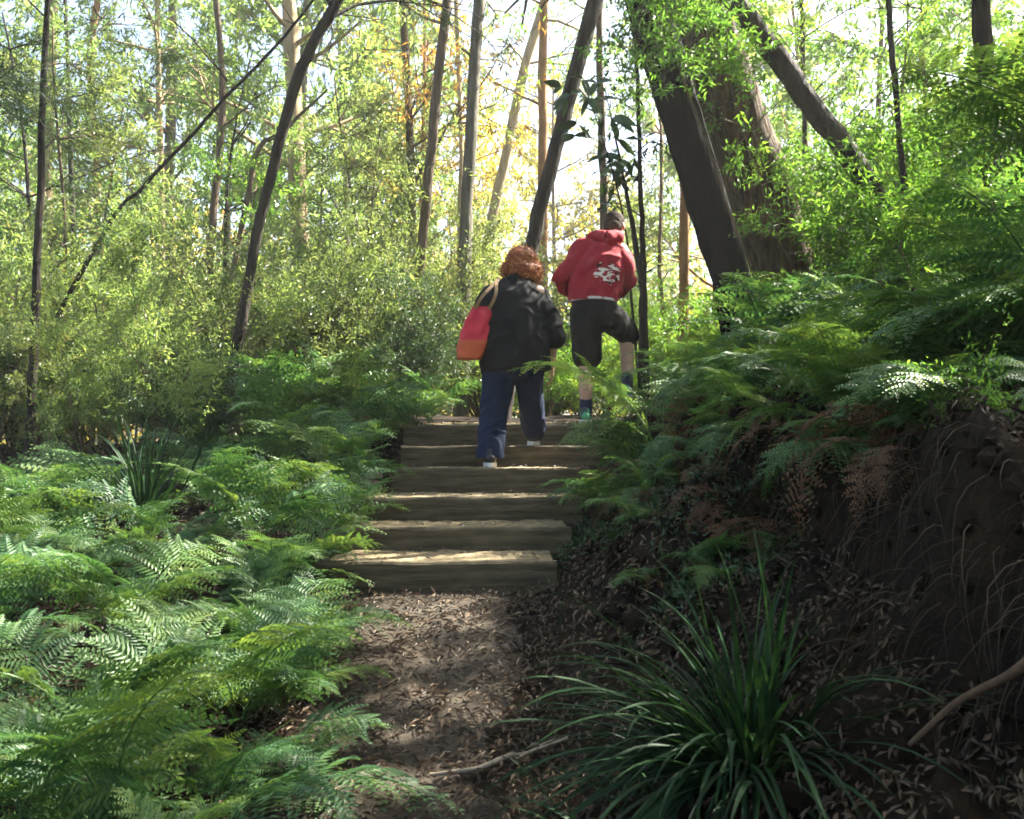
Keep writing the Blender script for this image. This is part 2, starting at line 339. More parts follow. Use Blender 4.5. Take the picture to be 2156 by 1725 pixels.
# ------------------------------------------------------------------ foliage generators
def make_frond(seed, pairs, npin, wmax=.30, e0=78, e1=-10, mat=None, name="frond", tri=.30):
    rng = np.random.default_rng(seed); mb = MB(); n = 40
    t = np.linspace(0, 1, n); e = np.radians(e0 - (e0 - e1) * t ** 1.25)
    side = rng.normal() * .18
    dx = np.cos(e); dz = np.sin(e); dy = side * t + .06 * np.sin(t * 9 + seed)
    pts = np.stack([np.cumsum(dx), np.cumsum(dy), np.cumsum(dz)], 1) / n
    pts -= pts[0]
    tube(mb, pts[::3], np.linspace(.0065, .0012, len(pts[::3])), 4, var=.55, mat=0)
    st = .24; ii = st + (1 - st) * (np.linspace(0, 1, pairs) ** .85) * .985
    P0, D0, L0, W0, U0, A0 = [], [], [], [], [], []
    for q, tt in enumerate(ii):
        f = tt * (n - 1); a = int(min(f, n - 2)); u = f - a
        base = pts[a] * (1 - u) + pts[a + 1] * u
        T = nrm(pts[min(a + 1, n - 1)] - pts[max(a - 1, 0)])
        Yv = nrm(np.array((0, 1., 0)) - T * T[1]); N = np.cross(T, Yv)
        s = (tt - st) / (1 - st)
        prof = min(1, .72 + s / tri * .28) * (1 - max(0, s - tri * .6) / (1 - tri * .6)) ** .85 + .03
        for sg in (-1, 1):
            if rng.random() < .03: continue
            pl = wmax * prof * rng.uniform(.82, 1.12)
            ang = np.radians(72 - 26 * s + rng.normal() * 5)
            D = nrm(T * math.cos(ang) + Yv * sg * math.sin(ang) + N * (.10 + rng.normal() * .13))
            m = max(3, int(round(npin * (pl / wmax) ** .6)))
            ss = (np.arange(m) + .5) / (m + .2)
            drop = -rng.uniform(.15, .5) * pl * ss ** 2
            C = base + D * (pl * ss)[:, None] + np.array((0, 0, 1.)) * drop[:, None] + T * (rng.normal() * .03 * ss ** 2)[:, None]
            Q = nrm(T - D * np.dot(T, D)); tw = rng.normal() * .25
            Q = nrm(Q + N * tw); Nn = nrm(np.cross(D, Q)) * (1 if np.dot(np.cross(D, Q), N) > 0 else -1)
            pn = (pl * .21 + .004) * np.minimum(1, 1.25 * (1 - ss) + .05) ** .8
            vv = np.clip(.42 + rng.normal() * .16 + s * .15, 0, 1)
            for s2 in (-1, 1):
                Dp = nrm(D * .55 + Q * s2 * .85 + np.array((0, 0, -.12)))
                P0.append(C); D0.append(np.broadcast_to(Dp, C.shape)); L0.append(pn * rng.uniform(.8, 1.15, m))
                W0.append(np.full(m, pl / m * .66)); U0.append(np.broadcast_to(Nn, C.shape) + rng.normal(size=C.shape) * .12); A0.append(np.clip(vv + rng.normal(size=m) * .1, 0, 1))
            P0.append(C[-1:]); D0.append(D[None] + np.array((0, 0, -.3))); L0.append(np.array([pl * .1])); W0.append(np.array([pl / m * .6])); U0.append(N[None]); A0.append(np.array([vv]))
            # the pinna's own midrib
            V = np.stack([base, base + T * .003, C[-1]]); mb.add(V, np.array([[0, 1, 2]]), vv)
    leaves(mb, np.concatenate(P0), np.concatenate(D0), np.concatenate(L0), np.concatenate(W0), rng, up=np.concatenate(U0), var=np.concatenate(A0), cup=.14, kite=.32)
    return mb.mesh(name, mat or M['fern'])
FR_N = [make_frond(100 + i, p_, 13, wmax=w, e0=a, e1=b) for i, (w, a, b, p_) in enumerate([(.33, 76, -20, 22), (.27, 84, -42, 24), (.36, 62, -15, 20), (.30, 78, 5, 21), (.24, 70, -50, 23), (.38, 80, -30, 19)])]
FR_M = [make_frond(200 + i, p_, 7, wmax=w, e0=a, e1=b) for i, (w, a, b, p_) in enumerate([(.33, 78, -22, 16), (.27, 84, -45, 17), (.36, 64, -12, 15), (.31, 80, 8, 16), (.26, 72, -40, 17)])]
FR_D = [make_frond(300 + i, 14, 6, wmax=.2, e0=45, e1=-85, mat=M['fern_dry']) for i in range(3)]

FERNS = []
def fern(x, y, size, nf, seed, label=None, group=None, near=None, yaw0=None, spread=2 * math.pi, dead=0, tilt=0.0, z=None, fn="frond", cat="fern", name="fern", flat=0.0):
    rng = random.Random(seed)
    zz = Gf(x, y) - .02 if z is None else z
    r = empty(name, (x, y, zz), 0, label, cat, group)
    near = (y < 4.2) if near is None else near
    pool = FR_N if near else FR_M
    a0 = rng.uniform(0, 6.28) if yaw0 is None else yaw0
    for i in range(nf):
        yaw = a0 + (i + .5 - nf / 2) / nf * spread + rng.gauss(0, .18)
        sc = size * rng.uniform(.6, 1.2)
        obj(fn, rng.choice(pool), r, (0, 0, 0), (rng.gauss(0, .22), tilt + flat + rng.gauss(.02, .2), yaw), sc)
    for i in range(dead):
        obj("dry_frond", rng.choice(FR_D), r, (0, 0, 0), (rng.gauss(0, .2), .2 + rng.gauss(0, .2), rng.uniform(0, 6.28)), size * rng.uniform(.6, .9))
    FERNS.append((r, x, y)); return r

SPR = {  # type: leaves per sprig, twig length, leaf length, leaf width, outward, random, gravity
    'gum': (11, .30, .115, .022, .5, .6, -.9), 'fine': (22, .24, .066, .019, .8, .8, .1), 'needle': (26, .26, .15, .0055, .8, .4, -.45),
    'broad': (8, .22, .15, .05, .6, .9, -.25), 'mid': (15, .24, .085, .026, .7, .8, -.1), 'far': (13, .5, .19, .055, .5, .8, -.5)}
def sprigs(mb, TP, TD, kind, rng, scale=1.0, mat=0, keep=None, density=1.0):
    k, tl, L, W, o, rn, g = SPR[kind]; k = max(2, int(k * density)); n = len(TP)
    if n == 0: return
    TP = np.repeat(TP, k, 0); TD0 = np.repeat(nrm(TD), k, 0)
    u = rng.random(n * k)
    Pn = TP + TD0 * (u * tl * scale)[:, None] + rng.normal(size=TP.shape) * .03 * scale
    D = TD0 * o + rng.normal(size=TP.shape) * rn + np.array((0, 0, g))
    base = np.repeat(np.clip(rng.normal(.45, .17, n), 0, 1), k)
    var = np.clip(base + rng.normal(size=n * k) * .13, 0, 1)
    Ls = L * scale * rng.uniform(.7, 1.25, n * k); Ws = W * scale * rng.uniform(.75, 1.2, n * k)
    if keep is not None:
        m = keep(Pn, rng); Pn, D, Ls, Ws, var = Pn[m], D[m], Ls[m], Ws[m], var[m]
    leaves(mb, Pn, D, Ls, Ws, rng, var=var, mat=mat)

def grow(rng, p, d, L, r, lev, maxlev, wood, tips, kids=(4, 6), wander=.25, grav=.0, ratio=.55, sides=6, spread=.9, ntip=3):
    n = 6 if lev < maxlev else 4
    pts = [p]; dd = nrm(d); dirs = [dd]
    for i in range(n - 1):
        dd = nrm(dd + rng.normal(size=3) * wander * .5 + np.array((0, 0, grav)))
        pts.append(pts[-1] + dd * L / (n - 1)); dirs.append(dd)
    pts = np.array(pts)
    tube(wood, pts, np.linspace(r, r * .35, n), max(3, sides), var=.5)
    if lev >= maxlev:
        for u in np.linspace(.25, 1, ntip):
            i = min(int(u * (n - 1)), n - 1); tips.append((pts[i], dirs[i] + rng.normal(size=3) * .5))
        return
    for c in range(rng.integers(kids[0], kids[1] + 1)):
        u = rng.uniform(.3, 1.0); i = min(int(u * (n - 1)), n - 2); f = u * (n - 1) - i
        q = pts[i] * (1 - f) + pts[i + 1] * f
        s = rng.normal(size=3); s = nrm(s - dirs[i] * np.dot(s, dirs[i]))
        grow(rng, q, dirs[i] + s * spread, L * ratio * rng.uniform(.7, 1.2), r * .45, lev + 1, maxlev, wood, tips, kids, wander, grav, ratio, sides - 1, spread, ntip)

# canopy gaps: leaves whose shadow would fall on these sunlit places are missing from the crowns
SUNLIT = [(-1.9, 5.9, .75, 1.3, .9), (-1.1, 7.2, 1.35, .8, .55), (-.35, 3.85, 0, .35, .20), (-.75, 4.4, .13, .28, .25), (-2.8, 4.4, .2, .8, .5), (-.3, 5.4, .36, .8, .16), (.75, 7.45, 2.2, .3, .35), (-1.15, 2.05, -.05, .2, .12), (-2.0, 3.1, 0, .25, .18), (-.5, 2.35, 0, .16, .12), (.12, 2.2, .15, .12, .10), (-.1, 3.2, 0, .18, .10), (-1.3, 4.9, .6, .5, .35), (-.35, 2.6, -.1, .14, .07), (.1, 5.0, .25, .5, .12), (.12, 6.3, 1.9, .22, .22), (-.4, 6.7, .66, .5, .2), (3.1, 7.4, 2.8, 1.5, 1.1), (4.4, 8.4, 3.2, 1.2, 1.0), (-3.4, 6.4, .6, 1.0, .6), (-3.6, 7.8, .9, 2.4, 1.0), (-1.0, 9.0, 1.6, 1.4, .8)]
sd = np.array(SDIR)
def keep_gaps(Pn, rng):
    k = np.ones(len(Pn), bool)
    for cx, cy_, cz, rx, ry in SUNLIT:
        h = (Pn[:, 2] - cz) / sd[2]
        qx = Pn[:, 0] - sd[0] * h; qy = Pn[:, 1] - sd[1] * h
        inside = ((qx - cx) / rx) ** 2 + ((qy - cy_) / ry) ** 2 < 1 + rng.normal(size=len(Pn)) * .15
        k &= ~(inside & (h > 0.9))
    return k

def tree(px_pts, Y, wpx, bark, leafm, kind, label, ztop, cz0, nb, bl=1.6, group=None, name="gum_tree", lean=None, dY=0.0, rough=.06, sides=12, keep=None, seed=0, scale=1.0, bup=.5, aim=None, kids=(3, 5), density=1.0, cat="tree", twigs=True):
    """px_pts: the trunk's line in the photograph from the lowest point seen to the highest; it is carried on down to the ground and up to ztop"""
    rng = np.random.default_rng(seed * 977 + 5)
    pts = [P(a, b, Y + dY * i) for i, (a, b) in enumerate(px_pts)]
    d0 = nrm(pts[1] - pts[0]); base = pts[0].copy()
    for _ in range(400):
        if base[2] <= Gf(base[0], base[1]) - .1: break
        base = base - nrm(d0 * .7 + np.array((0, 0, .3))) * .03
    pts = [base] + pts
    d1 = nrm(pts[-1] - pts[-2])
    while pts[-1][2] < ztop: d1 = nrm(d1 + np.array((0, 0, .18)) + rng.normal(size=3) * .04); pts.append(pts[-1] + d1 * .8)
    n = max(24, len(pts) * 5); C = smooth_path(pts, n); C += rng.normal(size=C.shape) * .004
    zz = C[:, 2]; r0, r1 = wpx[0] / FPX * Y / 2, wpx[1] / FPX * Y / 2
    zin = pts[1][2]; zout = P(*px_pts[-1], Y)[2]
    rad = np.interp(zz, [zz[0], zin, zout, ztop + .5], [r0 * 1.25, r0, r1, r1 * .25]) * (1 + .05 * vnoise(zz * 2.1, zz * 0 + seed) * 2)
    r = empty(name, tuple(base), 0, label, cat, group)
    wood = MB(); tube(wood, C, rad, sides, rng, rough)
    for b in range(6):      # broken stubs
        i = rng.integers(3, n - 4); th = rng.uniform(0, 6.283); d = nrm(np.array((math.cos(th), math.sin(th), .45))); L = rng.uniform(.05, .22) + rad[i]
        tube(wood, [C[i], C[i] + d * L * .6, C[i] + d * L + rng.normal(size=3) * .01], np.array([1, .8, .6]) * max(.006, rad[i] * rng.uniform(.12, .25)), 6, rng, .1)
    br = wood; tips = []
    for b in range(nb):
        z = rng.uniform(cz0, ztop) if b else ztop - .2
        i = int(np.argmin(abs(zz - z))); th = rng.uniform(0, 6.283)
        d = np.array((math.cos(th), math.sin(th), bup))
        if aim is not None and rng.random() < aim[3]: d = nrm(np.array(aim[:3])) + rng.normal(size=3) * .45
        L = bl * rng.uniform(.5, 1.2) * (1 - .45 * max(0, (z - cz0)) / max(.1, ztop - cz0))
        grow(rng, C[i], d, L, max(.006, rad[i] * .35), 1, 2, br, tips, kids=kids, sides=5)
    obj("trunk", wood.mesh("trunk", M[bark], smooth=True, off=base), r)
    if nb:
        TP = np.array([t[0] for t in tips]); TD = np.array([t[1] for t in tips])
        cr = MB(); sprigs(cr, TP, TD, kind, rng, scale, keep=keep, density=density)
        if cr.n: obj("crown", cr.mesh("crown", M[leafm], off=base), r)
    return r

def copy_thing(src, loc, rz, sc, label, group):
    r = src.copy(); COL.objects.link(r); r.location = loc; r.rotation_euler = (0, 0, rz); r.scale = (sc,) * 3 if not hasattr(sc, '__len__') else sc
    r["label"] = label
    if group: r["group"] = group
    for ch in src.children:
        c = ch.copy(); COL.objects.link(c); c.parent = r
    return r

def shrub_proto(seed, h, kind, leafm, nst=5, scale=1.0, name="shrub", bark='bark_mid', spread=.55, kids=(4, 6), density=.85, ntip=4):
    rng = np.random.default_rng(seed); wood = MB(); tips = []
    for i in range(nst):
        th = rng.uniform(0, 6.28); d = np.array((math.cos(th) * spread, math.sin(th) * spread, 1.0))
        grow(rng, np.array((math.cos(th) * .05, math.sin(th) * .05, -.1)), d, h * rng.uniform(.6, 1.0), .016, 0, 2, wood, tips, kids=kids, wander=.3, ratio=.5, sides=6, spread=.9, ntip=ntip)
    r = empty(name, (0, 0, 0), 0, "x", "shrub")
    obj("stems", wood.mesh("stems", M[bark]), r)
    TP = np.array([t[0] for t in tips]); TD = np.array([t[1] for t in tips])
    cr = MB(); sprigs(cr, TP, TD, kind, rng, scale, density=density)
    obj("foliage", cr.mesh("foliage", M[leafm]), r)
    return r
def bgtree_proto(seed, h, bark, leafm, kind, nb=26, r0=.10, cz=.25, bl=2.2, scale=1.0, density=1.0, name="forest_tree", lean=.05):
    rng = np.random.default_rng(seed)
    a = rng.uniform(0, 6.28); k = np.linspace(0, 1, 14)[:, None]
    C = np.array((math.cos(a) * lean * h, math.sin(a) * lean * h, h)) * k + np.array((0, 0, -.6)) * (1 - k) + np.sin(k * 5 + a) * .12
    C[:, 2] = np.linspace(-.6, h, 14)
    r = empty(name, (0, 0, 0), 0, "x", "tree")
    wood = MB(); tube(wood, C, np.linspace(r0, r0 * .25, 14), 8, rng, .05)
    br = wood; tips = []
    for b in range(nb):
        u = rng.uniform(cz, 1); i = int(u * 13); th = rng.uniform(0, 6.28)
        grow(rng, C[i], np.array((math.cos(th), math.sin(th), .5)), bl * rng.uniform(.5, 1.1) * (1.15 - .6 * u), r0 * .3, 1, 2, br, tips, kids=(4, 6), sides=4, ntip=2)
    obj("trunk", wood.mesh("trunk", M[bark], smooth=True), r)
    TP = np.array([t[0] for t in tips]); TD = np.array([t[1] for t in tips])
    cr = MB(); sprigs(cr, TP, TD, kind, rng, scale, density=density)
    obj("crown", cr.mesh("crown", M[leafm]), r)
    return r
# ------------------------------------------------------------------ people
def ball_mesh():
    th = np.linspace(0, math.pi, 13); ph = np.linspace(0, 2 * math.pi, 20, endpoint=False)
    return th, ph
def ellipsoid(mb, c, r, rot=None, var=.5):
    th, ph = ball_mesh()
    V = [(0, 0, 1)] + [(math.sin(t) * math.cos(p), math.sin(t) * math.sin(p), math.cos(t)) for t in th[1:-1] for p in ph] + [(0, 0, -1)]
    V = np.array(V) * np.asarray(r, float)
    if rot is not None: V = V @ np.array(Matrix.Rotation(rot[0], 3, rot[1])).T
    V = V + np.asarray(c, float); n = len(ph); m = len(th) - 2; F = []
    for j in range(n):
        k = (j + 1) % n
        F.append((0, 1 + j, 1 + k)); F.append((1 + (m - 1) * n + j, len(V) - 1, 1 + (m - 1) * n + k))
        for i in range(m - 1):
            a, b = 1 + i * n + j, 1 + i * n + k; F.append((a, a + n, b + n)); F.append((a, b + n, b))
    mb.add(V, np.array(F), var)
def limb(mb, pts, rad, flat=None, var=.5):
    """closed tapered limb along joints (with rounded ends); flat = (kx, ky) squashes the section in world x and y"""
    pts = np.asarray(pts, float); C = smooth_path(pts, 5 * len(pts)) if len(pts) > 2 else np.linspace(pts[0], pts[1], 8)
    s = np.linspace(0, len(pts) - 1, len(C)); rr_ = np.interp(s, range(len(pts)), rad)
    T0 = nrm(C[1] - C[0]); T1 = nrm(C[-1] - C[-2])
    pre = [(C[0] - T0 * rr_[0] * math.sin(a), rr_[0] * math.cos(a)) for a in (1.5, 1.1, .7, .35)]
    post = [(C[-1] + T1 * rr_[-1] * math.sin(a), rr_[-1] * math.cos(a)) for a in (.35, .7, 1.1, 1.5)]
    C2 = np.array([p[0] for p in pre] + list(C) + [p[0] for p in post]); R2 = np.array([p[1] for p in pre] + list(rr_) + [p[1] for p in post])
    t = MB(); tube(t, C2, R2, 16)
    V, F3, F4, A, _, _ = t.arrays()
    if flat is not None:
        n = len(C2); ax = np.repeat(C2, 16, 0); ax = np.vstack([ax, np.repeat(C2[-1:], len(V) - len(ax), 0)])
        V = ax + (V - ax) * np.array((flat[0], flat[1], 1.0))
    # first end cap
    k = np.arange(16); c0 = len(V); V = np.vstack([V, C2[:1]])
    mb.add(V, F4, var); off = mb.n - len(V)
    F = np.vstack([F3, np.stack([(k + 1) % 16, k, np.full(16, c0)], 1)])
    mb.F3.append(F + off); mb.M3.append(np.zeros(len(F), int))
def fused(name, mb, mat, parent, voxel=.01, smooth=6, fold=0.0, fscale=9.0, fseed=0, cut=None, fac=.6, fstretch=(1, 1, .45)):
    """melts overlapping closed shapes into one continuous skin"""
    me = mb.mesh(name + "_raw", mat)
    tmp = bpy.data.objects.new(name + "_raw", me); COL.objects.link(tmp)
    rm = tmp.modifiers.new("r", 'REMESH'); rm.mode = 'VOXEL'; rm.voxel_size = voxel
    sm = tmp.modifiers.new("s", 'SMOOTH'); sm.iterations = smooth; sm.factor = fac
    dg = bpy.context.evaluated_depsgraph_get(); ev = tmp.evaluated_get(dg)
    nm = bpy.data.meshes.new_from_object(ev, depsgraph=dg); bpy.data.objects.remove(tmp); bpy.data.meshes.remove(me)
    nm.name = name
    n = len(nm.vertices); co = np.zeros(n * 3, np.float32); nm.vertices.foreach_get("co", co); co = co.reshape(-1, 3)
    if fold:
        no = np.zeros(n * 3, np.float32); nm.vertices.foreach_get("normal", no); no = no.reshape(-1, 3)
        q = co * np.array(fstretch) * fscale + fseed
        w = vnoise(q[:, 0] + q[:, 2] * .6 + 20, q[:, 1] + q[:, 2] + 20) + .5 * vnoise(q[:, 0] * 2.3 + 9 - q[:, 2], q[:, 1] * 2.3 + q[:, 2] * 1.7 + 30)
        q2 = co * np.array((1, 1, .7)) * fscale * .9 + fseed + 5
        w2 = 1 - 5 * np.abs(vnoise(q2[:, 0] * 1.0 - q2[:, 2] * .9 + 14, q2[:, 1] + q2[:, 2] * 1.3 + 14)); w2 = np.clip(w2, 0, 1) ** 1.5
        co = co + no * (w * fold + w2 * fold * .42)[:, None]
    nm.vertices.foreach_set("co", co.astype(np.float32).ravel()); nm.update()
    if cut:
        import bmesh
        bm = bmesh.new(); bm.from_mesh(nm)
        for pc, pn in cut:
            g_ = bmesh.ops.bisect_plane(bm, geom=bm.verts[:] + bm.edges[:] + bm.faces[:], plane_co=pc, plane_no=pn, clear_outer=True)
            ed = [e for e in g_['geom_cut'] if isinstance(e, bmesh.types.BMEdge)]
            bmesh.ops.holes_fill(bm, edges=ed, sides=0)
        bm.to_mesh(nm); bm.free()
    nm.polygons.foreach_set("use_smooth", np.ones(len(nm.polygons), bool))
    nm.materials.clear(); nm.materials.append(mat)
    return obj(name, nm, parent)
def clothmat(name, c, rough=.85, var=.25, scale=40, sheen=0, bump=.15):
    return surf(name, [(.25, tuple(v * (1 - var) for v in c)), (.75, tuple(v * (1 + var) for v in c))], scale=scale, bump=bump, bscale=180, bdist=.002, rough=rough, sheen=sheen)
M['skin'] = surf("skin", [(.3, (.42, .24, .17)), (.7, (.52, .32, .23))], scale=12, bump=.05, rough=.55, spec=.4)
M['black_cloth'] = clothmat("black_cloth", (.0035, .0038, .005))
M['denim'] = clothmat("blue_denim", (.004, .013, .042), scale=25, var=.35)
M['shorts'] = clothmat("shorts_cloth", (.003, .0033, .0045))
M['dark_sock'] = clothmat("dark_sock", (.012, .016, .05))
M['white_rubber'] = surf("white_rubber", [(.3, (.6, .6, .58)), (.7, (.75, .75, .72))], bump=0, rough=.6)
M['black_shoe'] = surf("black_shoe", [(.3, (.012, .012, .014)), (.7, (.03, .03, .035))], bump=.1, rough=.5)
M['green_shoe'] = surf("green_shoe", [(.42, (.02, .03, .04)), (.5, (.05, .30, .16)), (.7, (.10, .42, .25))], scale=22, bump=.1, rough=.5)
M['red_hair'] = surf("red_hair", [(.3, (.20, .05, .012)), (.6, (.50, .17, .04)), (.85, (.80, .42, .14))], scale=25, bump=.8, bscale=60, bdist=.01, rough=.45, stretch=(1, 1, .4), usevar=.6)
M['dark_hair'] = surf("dark_hair", [(.3, (.020, .014, .010)), (.7, (.09, .068, .052))], scale=60, bump=1, bscale=160, bdist=.006, rough=.8, spec=.1)
M['bag_red'] = surf("bag_red", [(.3, (.48, .012, .035)), (.7, (.62, .03, .06))], scale=9, bump=.15, rough=.45)
M['bag_orange'] = surf("bag_orange", [(.3, (.42, .055, .018)), (.7, (.52, .11, .025))], scale=9, bump=.15, rough=.45)
M['strap'] = surf("strap_tan", [(.3, (.22, .13, .06)), (.7, (.34, .22, .12))], scale=30, bump=.1, rough=.6)
M['white_hem'] = clothmat("white_hem", (.55, .50, .48), var=.1)
M['black_trim'] = clothmat("black_trim", (.015, .012, .014))
# red hoodie with a scribbled white and black print low on the right of the back
def hoodie_mat():
    m, nt, out = newmat("red_hoodie")
    f = noise(nt, 30, 4); c = ramp(nt, f, [(.25, (.24, .004, .014)), (.75, (.37, .008, .024))])
    p = nt.nodes.new("ShaderNodeBsdfPrincipled"); p.inputs["Roughness"].default_value = .85; p.inputs["Sheen Weight"].default_value = .0
    tc = nt.nodes.new("ShaderNodeTexCoord"); sx = nt.nodes.new("ShaderNodeSeparateXYZ"); nt.links.new(tc.outputs["Object"], sx.inputs[0])
    ex = mathn(nt, 'POWER', mathn(nt, 'MULTIPLY', mathn(nt, 'SUBTRACT', sx.outputs[0], .09), 1 / .115), 2.0)
    ez = mathn(nt, 'POWER', mathn(nt, 'MULTIPLY', mathn(nt, 'SUBTRACT', sx.outputs[2], 1.235), 1 / .085), 2.0)
    r2 = mathn(nt, 'ADD', mathn(nt, 'ADD', ex, ez), mathn(nt, 'MULTIPLY', mathn(nt, 'SUBTRACT', noise(nt, 17, 3), .45), 4.5))
    inside = mathn(nt, 'LESS_THAN', r2, 1.0)
    back = mathn(nt, 'LESS_THAN', sx.outputs[1], .06)
    # brush-like strokes: bands of a warped, slanted noise
    mp = nt.nodes.new("ShaderNodeMapping"); mp.inputs["Rotation"].default_value = (0, R(28), 0); mp.inputs["Scale"].default_value = (10, 9, 34)
    n = nt.nodes.new("ShaderNodeTexNoise"); n.inputs["Scale"].default_value = 1.0; n.inputs["Detail"].default_value = 1.5; n.inputs["Distortion"].default_value = 1.2
    nt.links.new(tc.outputs["Object"], mp.inputs[0]); nt.links.new(mp.outputs[0], n.inputs["Vector"])
    st = mathn(nt, 'GREATER_THAN', n.outputs["Fac"], .545); bk = mathn(nt, 'LESS_THAN', n.outputs["Fac"], .43)
    w = mathn(nt, 'MULTIPLY', mathn(nt, 'MULTIPLY', st, inside), back); b = mathn(nt, 'MULTIPLY', mathn(nt, 'MULTIPLY', bk, inside), back)
    m1 = nt.nodes.new("ShaderNodeMix"); m1.data_type = 'RGBA'; nt.links.new(w, m1.inputs[0]); nt.links.new(c, m1.inputs[6]); m1.inputs[7].default_value = (.75, .68, .62, 1)
    m2 = nt.nodes.new("ShaderNodeMix"); m2.data_type = 'RGBA'; nt.links.new(b, m2.inputs[0]); nt.links.new(m1.outputs[2], m2.inputs[6]); m2.inputs[7].default_value = (.03, .01, .012, 1)
    nt.links.new(m2.outputs[2], p.inputs["Base Color"])
    bp = nt.nodes.new("ShaderNodeBump"); bp.inputs["Strength"].default_value = .15; bp.inputs["Distance"].default_value = .002
    nt.links.new(noise(nt, 160, 3), bp.inputs["Height"]); nt.links.new(bp.outputs[0], p.inputs["Normal"])
    nt.links.new(p.outputs[0], out.inputs[0]); return m
M['hoodie'] = hoodie_mat()

def hand(mb, wrist, d, palm_n, side, curl=.5, s=1.0):
    """palm, four fingers of unequal length and a thumb from the side of the palm; side = direction of the thumb"""
    d = nrm(np.asarray(d, float)); side = nrm(np.asarray(side, float) - d * np.dot(side, d)); n = nrm(np.asarray(palm_n, float))
    n = nrm(np.cross(d, side)) * (1 if np.dot(np.cross(d, side), n) > 0 else -1)
    w = np.asarray(wrist, float)
    for k in (-1.3, -.45, .45, 1.3):
        limb(mb, [w, w + d * .045 * s + side * k * .013 * s, w + d * .088 * s + side * k * .020 * s], [.017 * s, .014 * s, .0115 * s])
    for k, L in ((1.35, .068), (.45, .078), (-.45, .072), (-1.35, .056)):
        p = w + d * .088 * s + side * k * .020 * s; dd = d.copy(); pts = [p]
        for seg in (.45, .32, .23):
            dd = nrm(dd + n * curl * .75); pts.append(pts[-1] + dd * L * s * seg)
        limb(mb, pts, [.0098 * s, .0092 * s, .0085 * s, .0072 * s])
    p = w + d * .028 * s + side * .022 * s; dd = nrm(d * .65 + side * .8 + n * .25)
    pts = [p, p + dd * .036 * s]; dd = nrm(d + side * .25 + n * .45 * curl); pts.append(pts[-1] + dd * .030 * s); pts.append(pts[-1] + nrm(dd + n * .3) * .022 * s)
    limb(mb, pts, [.014 * s, .012 * s, .0105 * s, .0085 * s])

def head(mb, c, fwd, up, s=1.0):
    """skull, jaw, nose, brow, lips, ears and neck stub; fwd is where the face looks"""
    f = nrm(np.asarray(fwd, float)); u = np.asarray(up, float); u = nrm(u - f * np.dot(u, f)); r = np.cross(f, u); c = np.asarray(c, float)
    B = np.stack([r, f, u], 1)
    def e(p, rad):
        t = MB(); ellipsoid(t, (0, 0, 0), rad); V, F3, F4, A, _, _ = t.arrays(); V = (V + np.array(p)) * s; mb.add(V @ B.T + c, F3)
    e((0, -.012, .03), (.075, .092, .085)); e((0, .035, -.03), (.058, .055, .075)); e((0, .055, -.078), (.032, .03, .028))
    e((0, .088, -.012), (.013, .022, .026)); e((0, .10, -.022), (.014, .014, .010)); e((0, .075, .022), (.055, .018, .014))
    e((0, .085, -.052), (.024, .012, .007)); e((0, .084, -.061), (.020, .012, .007))
    for sx in (-1, 1):
        e((sx * .030, .074, .004), (.014, .012, .010)); e((sx * .078, -.005, -.005), (.010, .020, .032)); e((sx * .04, .055, -.03), (.025, .03, .03))
    return B, c
def eyes(parent, B, c, s=1.0):
    for sx in (-1, 1):
        mb = MB(); ellipsoid(mb, (0, 0, 0), (.011 * s,) * 3)
        V, F3, F4, A, _, _ = mb.arrays(); m2 = MB(); m2.add(V + (np.array((sx * .030, .080, .004)) * s) @ B.T + c, F3)
        obj("eye", m2.mesh("eye", M['white_rubber'], smooth=True), parent)
def shoe(parent, c, yaw, upper, L=.27, w=.095, roll=0, pitch=0, name="shoe"):
    r = Matrix.Rotation(yaw, 3, 'Z') @ Matrix.Rotation(pitch, 3, 'X'); Rm = np.array(r)
    def tf(V): return V @ Rm.T + np.asarray(c, float)
    a = MB(); limb(a, [(0, -L * .36, .055), (0, -L * .1, .06), (0, L * .15, .045), (0, L * .36, .035)], [w * .42, w * .45, w * .46, w * .36])
    limb(a, [(0, -L * .30, .06), (0, -L * .27, .10)], [w * .42, w * .43])
    for lst in (a.V,):
        for i in range(len(lst)): lst[i] = tf(lst[i] * np.array((1, 1, 1)))
    o = fused(name, a, M[upper], parent, .008, 3)
    n = 28; t = np.linspace(0, 2 * math.pi, n, endpoint=False)
    wy = w * .5 * (1 + .12 * np.sin(t)); X = wy * np.cos(t); Y_ = L * .5 * np.sin(t) * 1.02
    V = np.concatenate([np.stack([X, Y_, np.zeros(n)], 1), np.stack([X * 1.03, Y_ * 1.01, np.full(n, .014)], 1), np.stack([X, Y_, np.full(n, .030)], 1)])
    k = np.arange(n); k2 = (k + 1) % n; b = MB()
    b.add(tf(V), np.concatenate([np.stack([k, k2, k2 + n, k + n], 1), np.stack([k + n, k2 + n, k2 + 2 * n, k + 2 * n], 1)]))
    for z_, o_ in ((0, 0), (.030, 2 * n)):
        V2 = np.vstack([V[o_:o_ + n], [[0, 0, z_]]]); b.add(tf(V2), np.stack([k, k2, np.full(n, n)], 1))
    so = obj("sole", b.mesh("sole", M['white_rubber'], smooth=False), o)
    return o

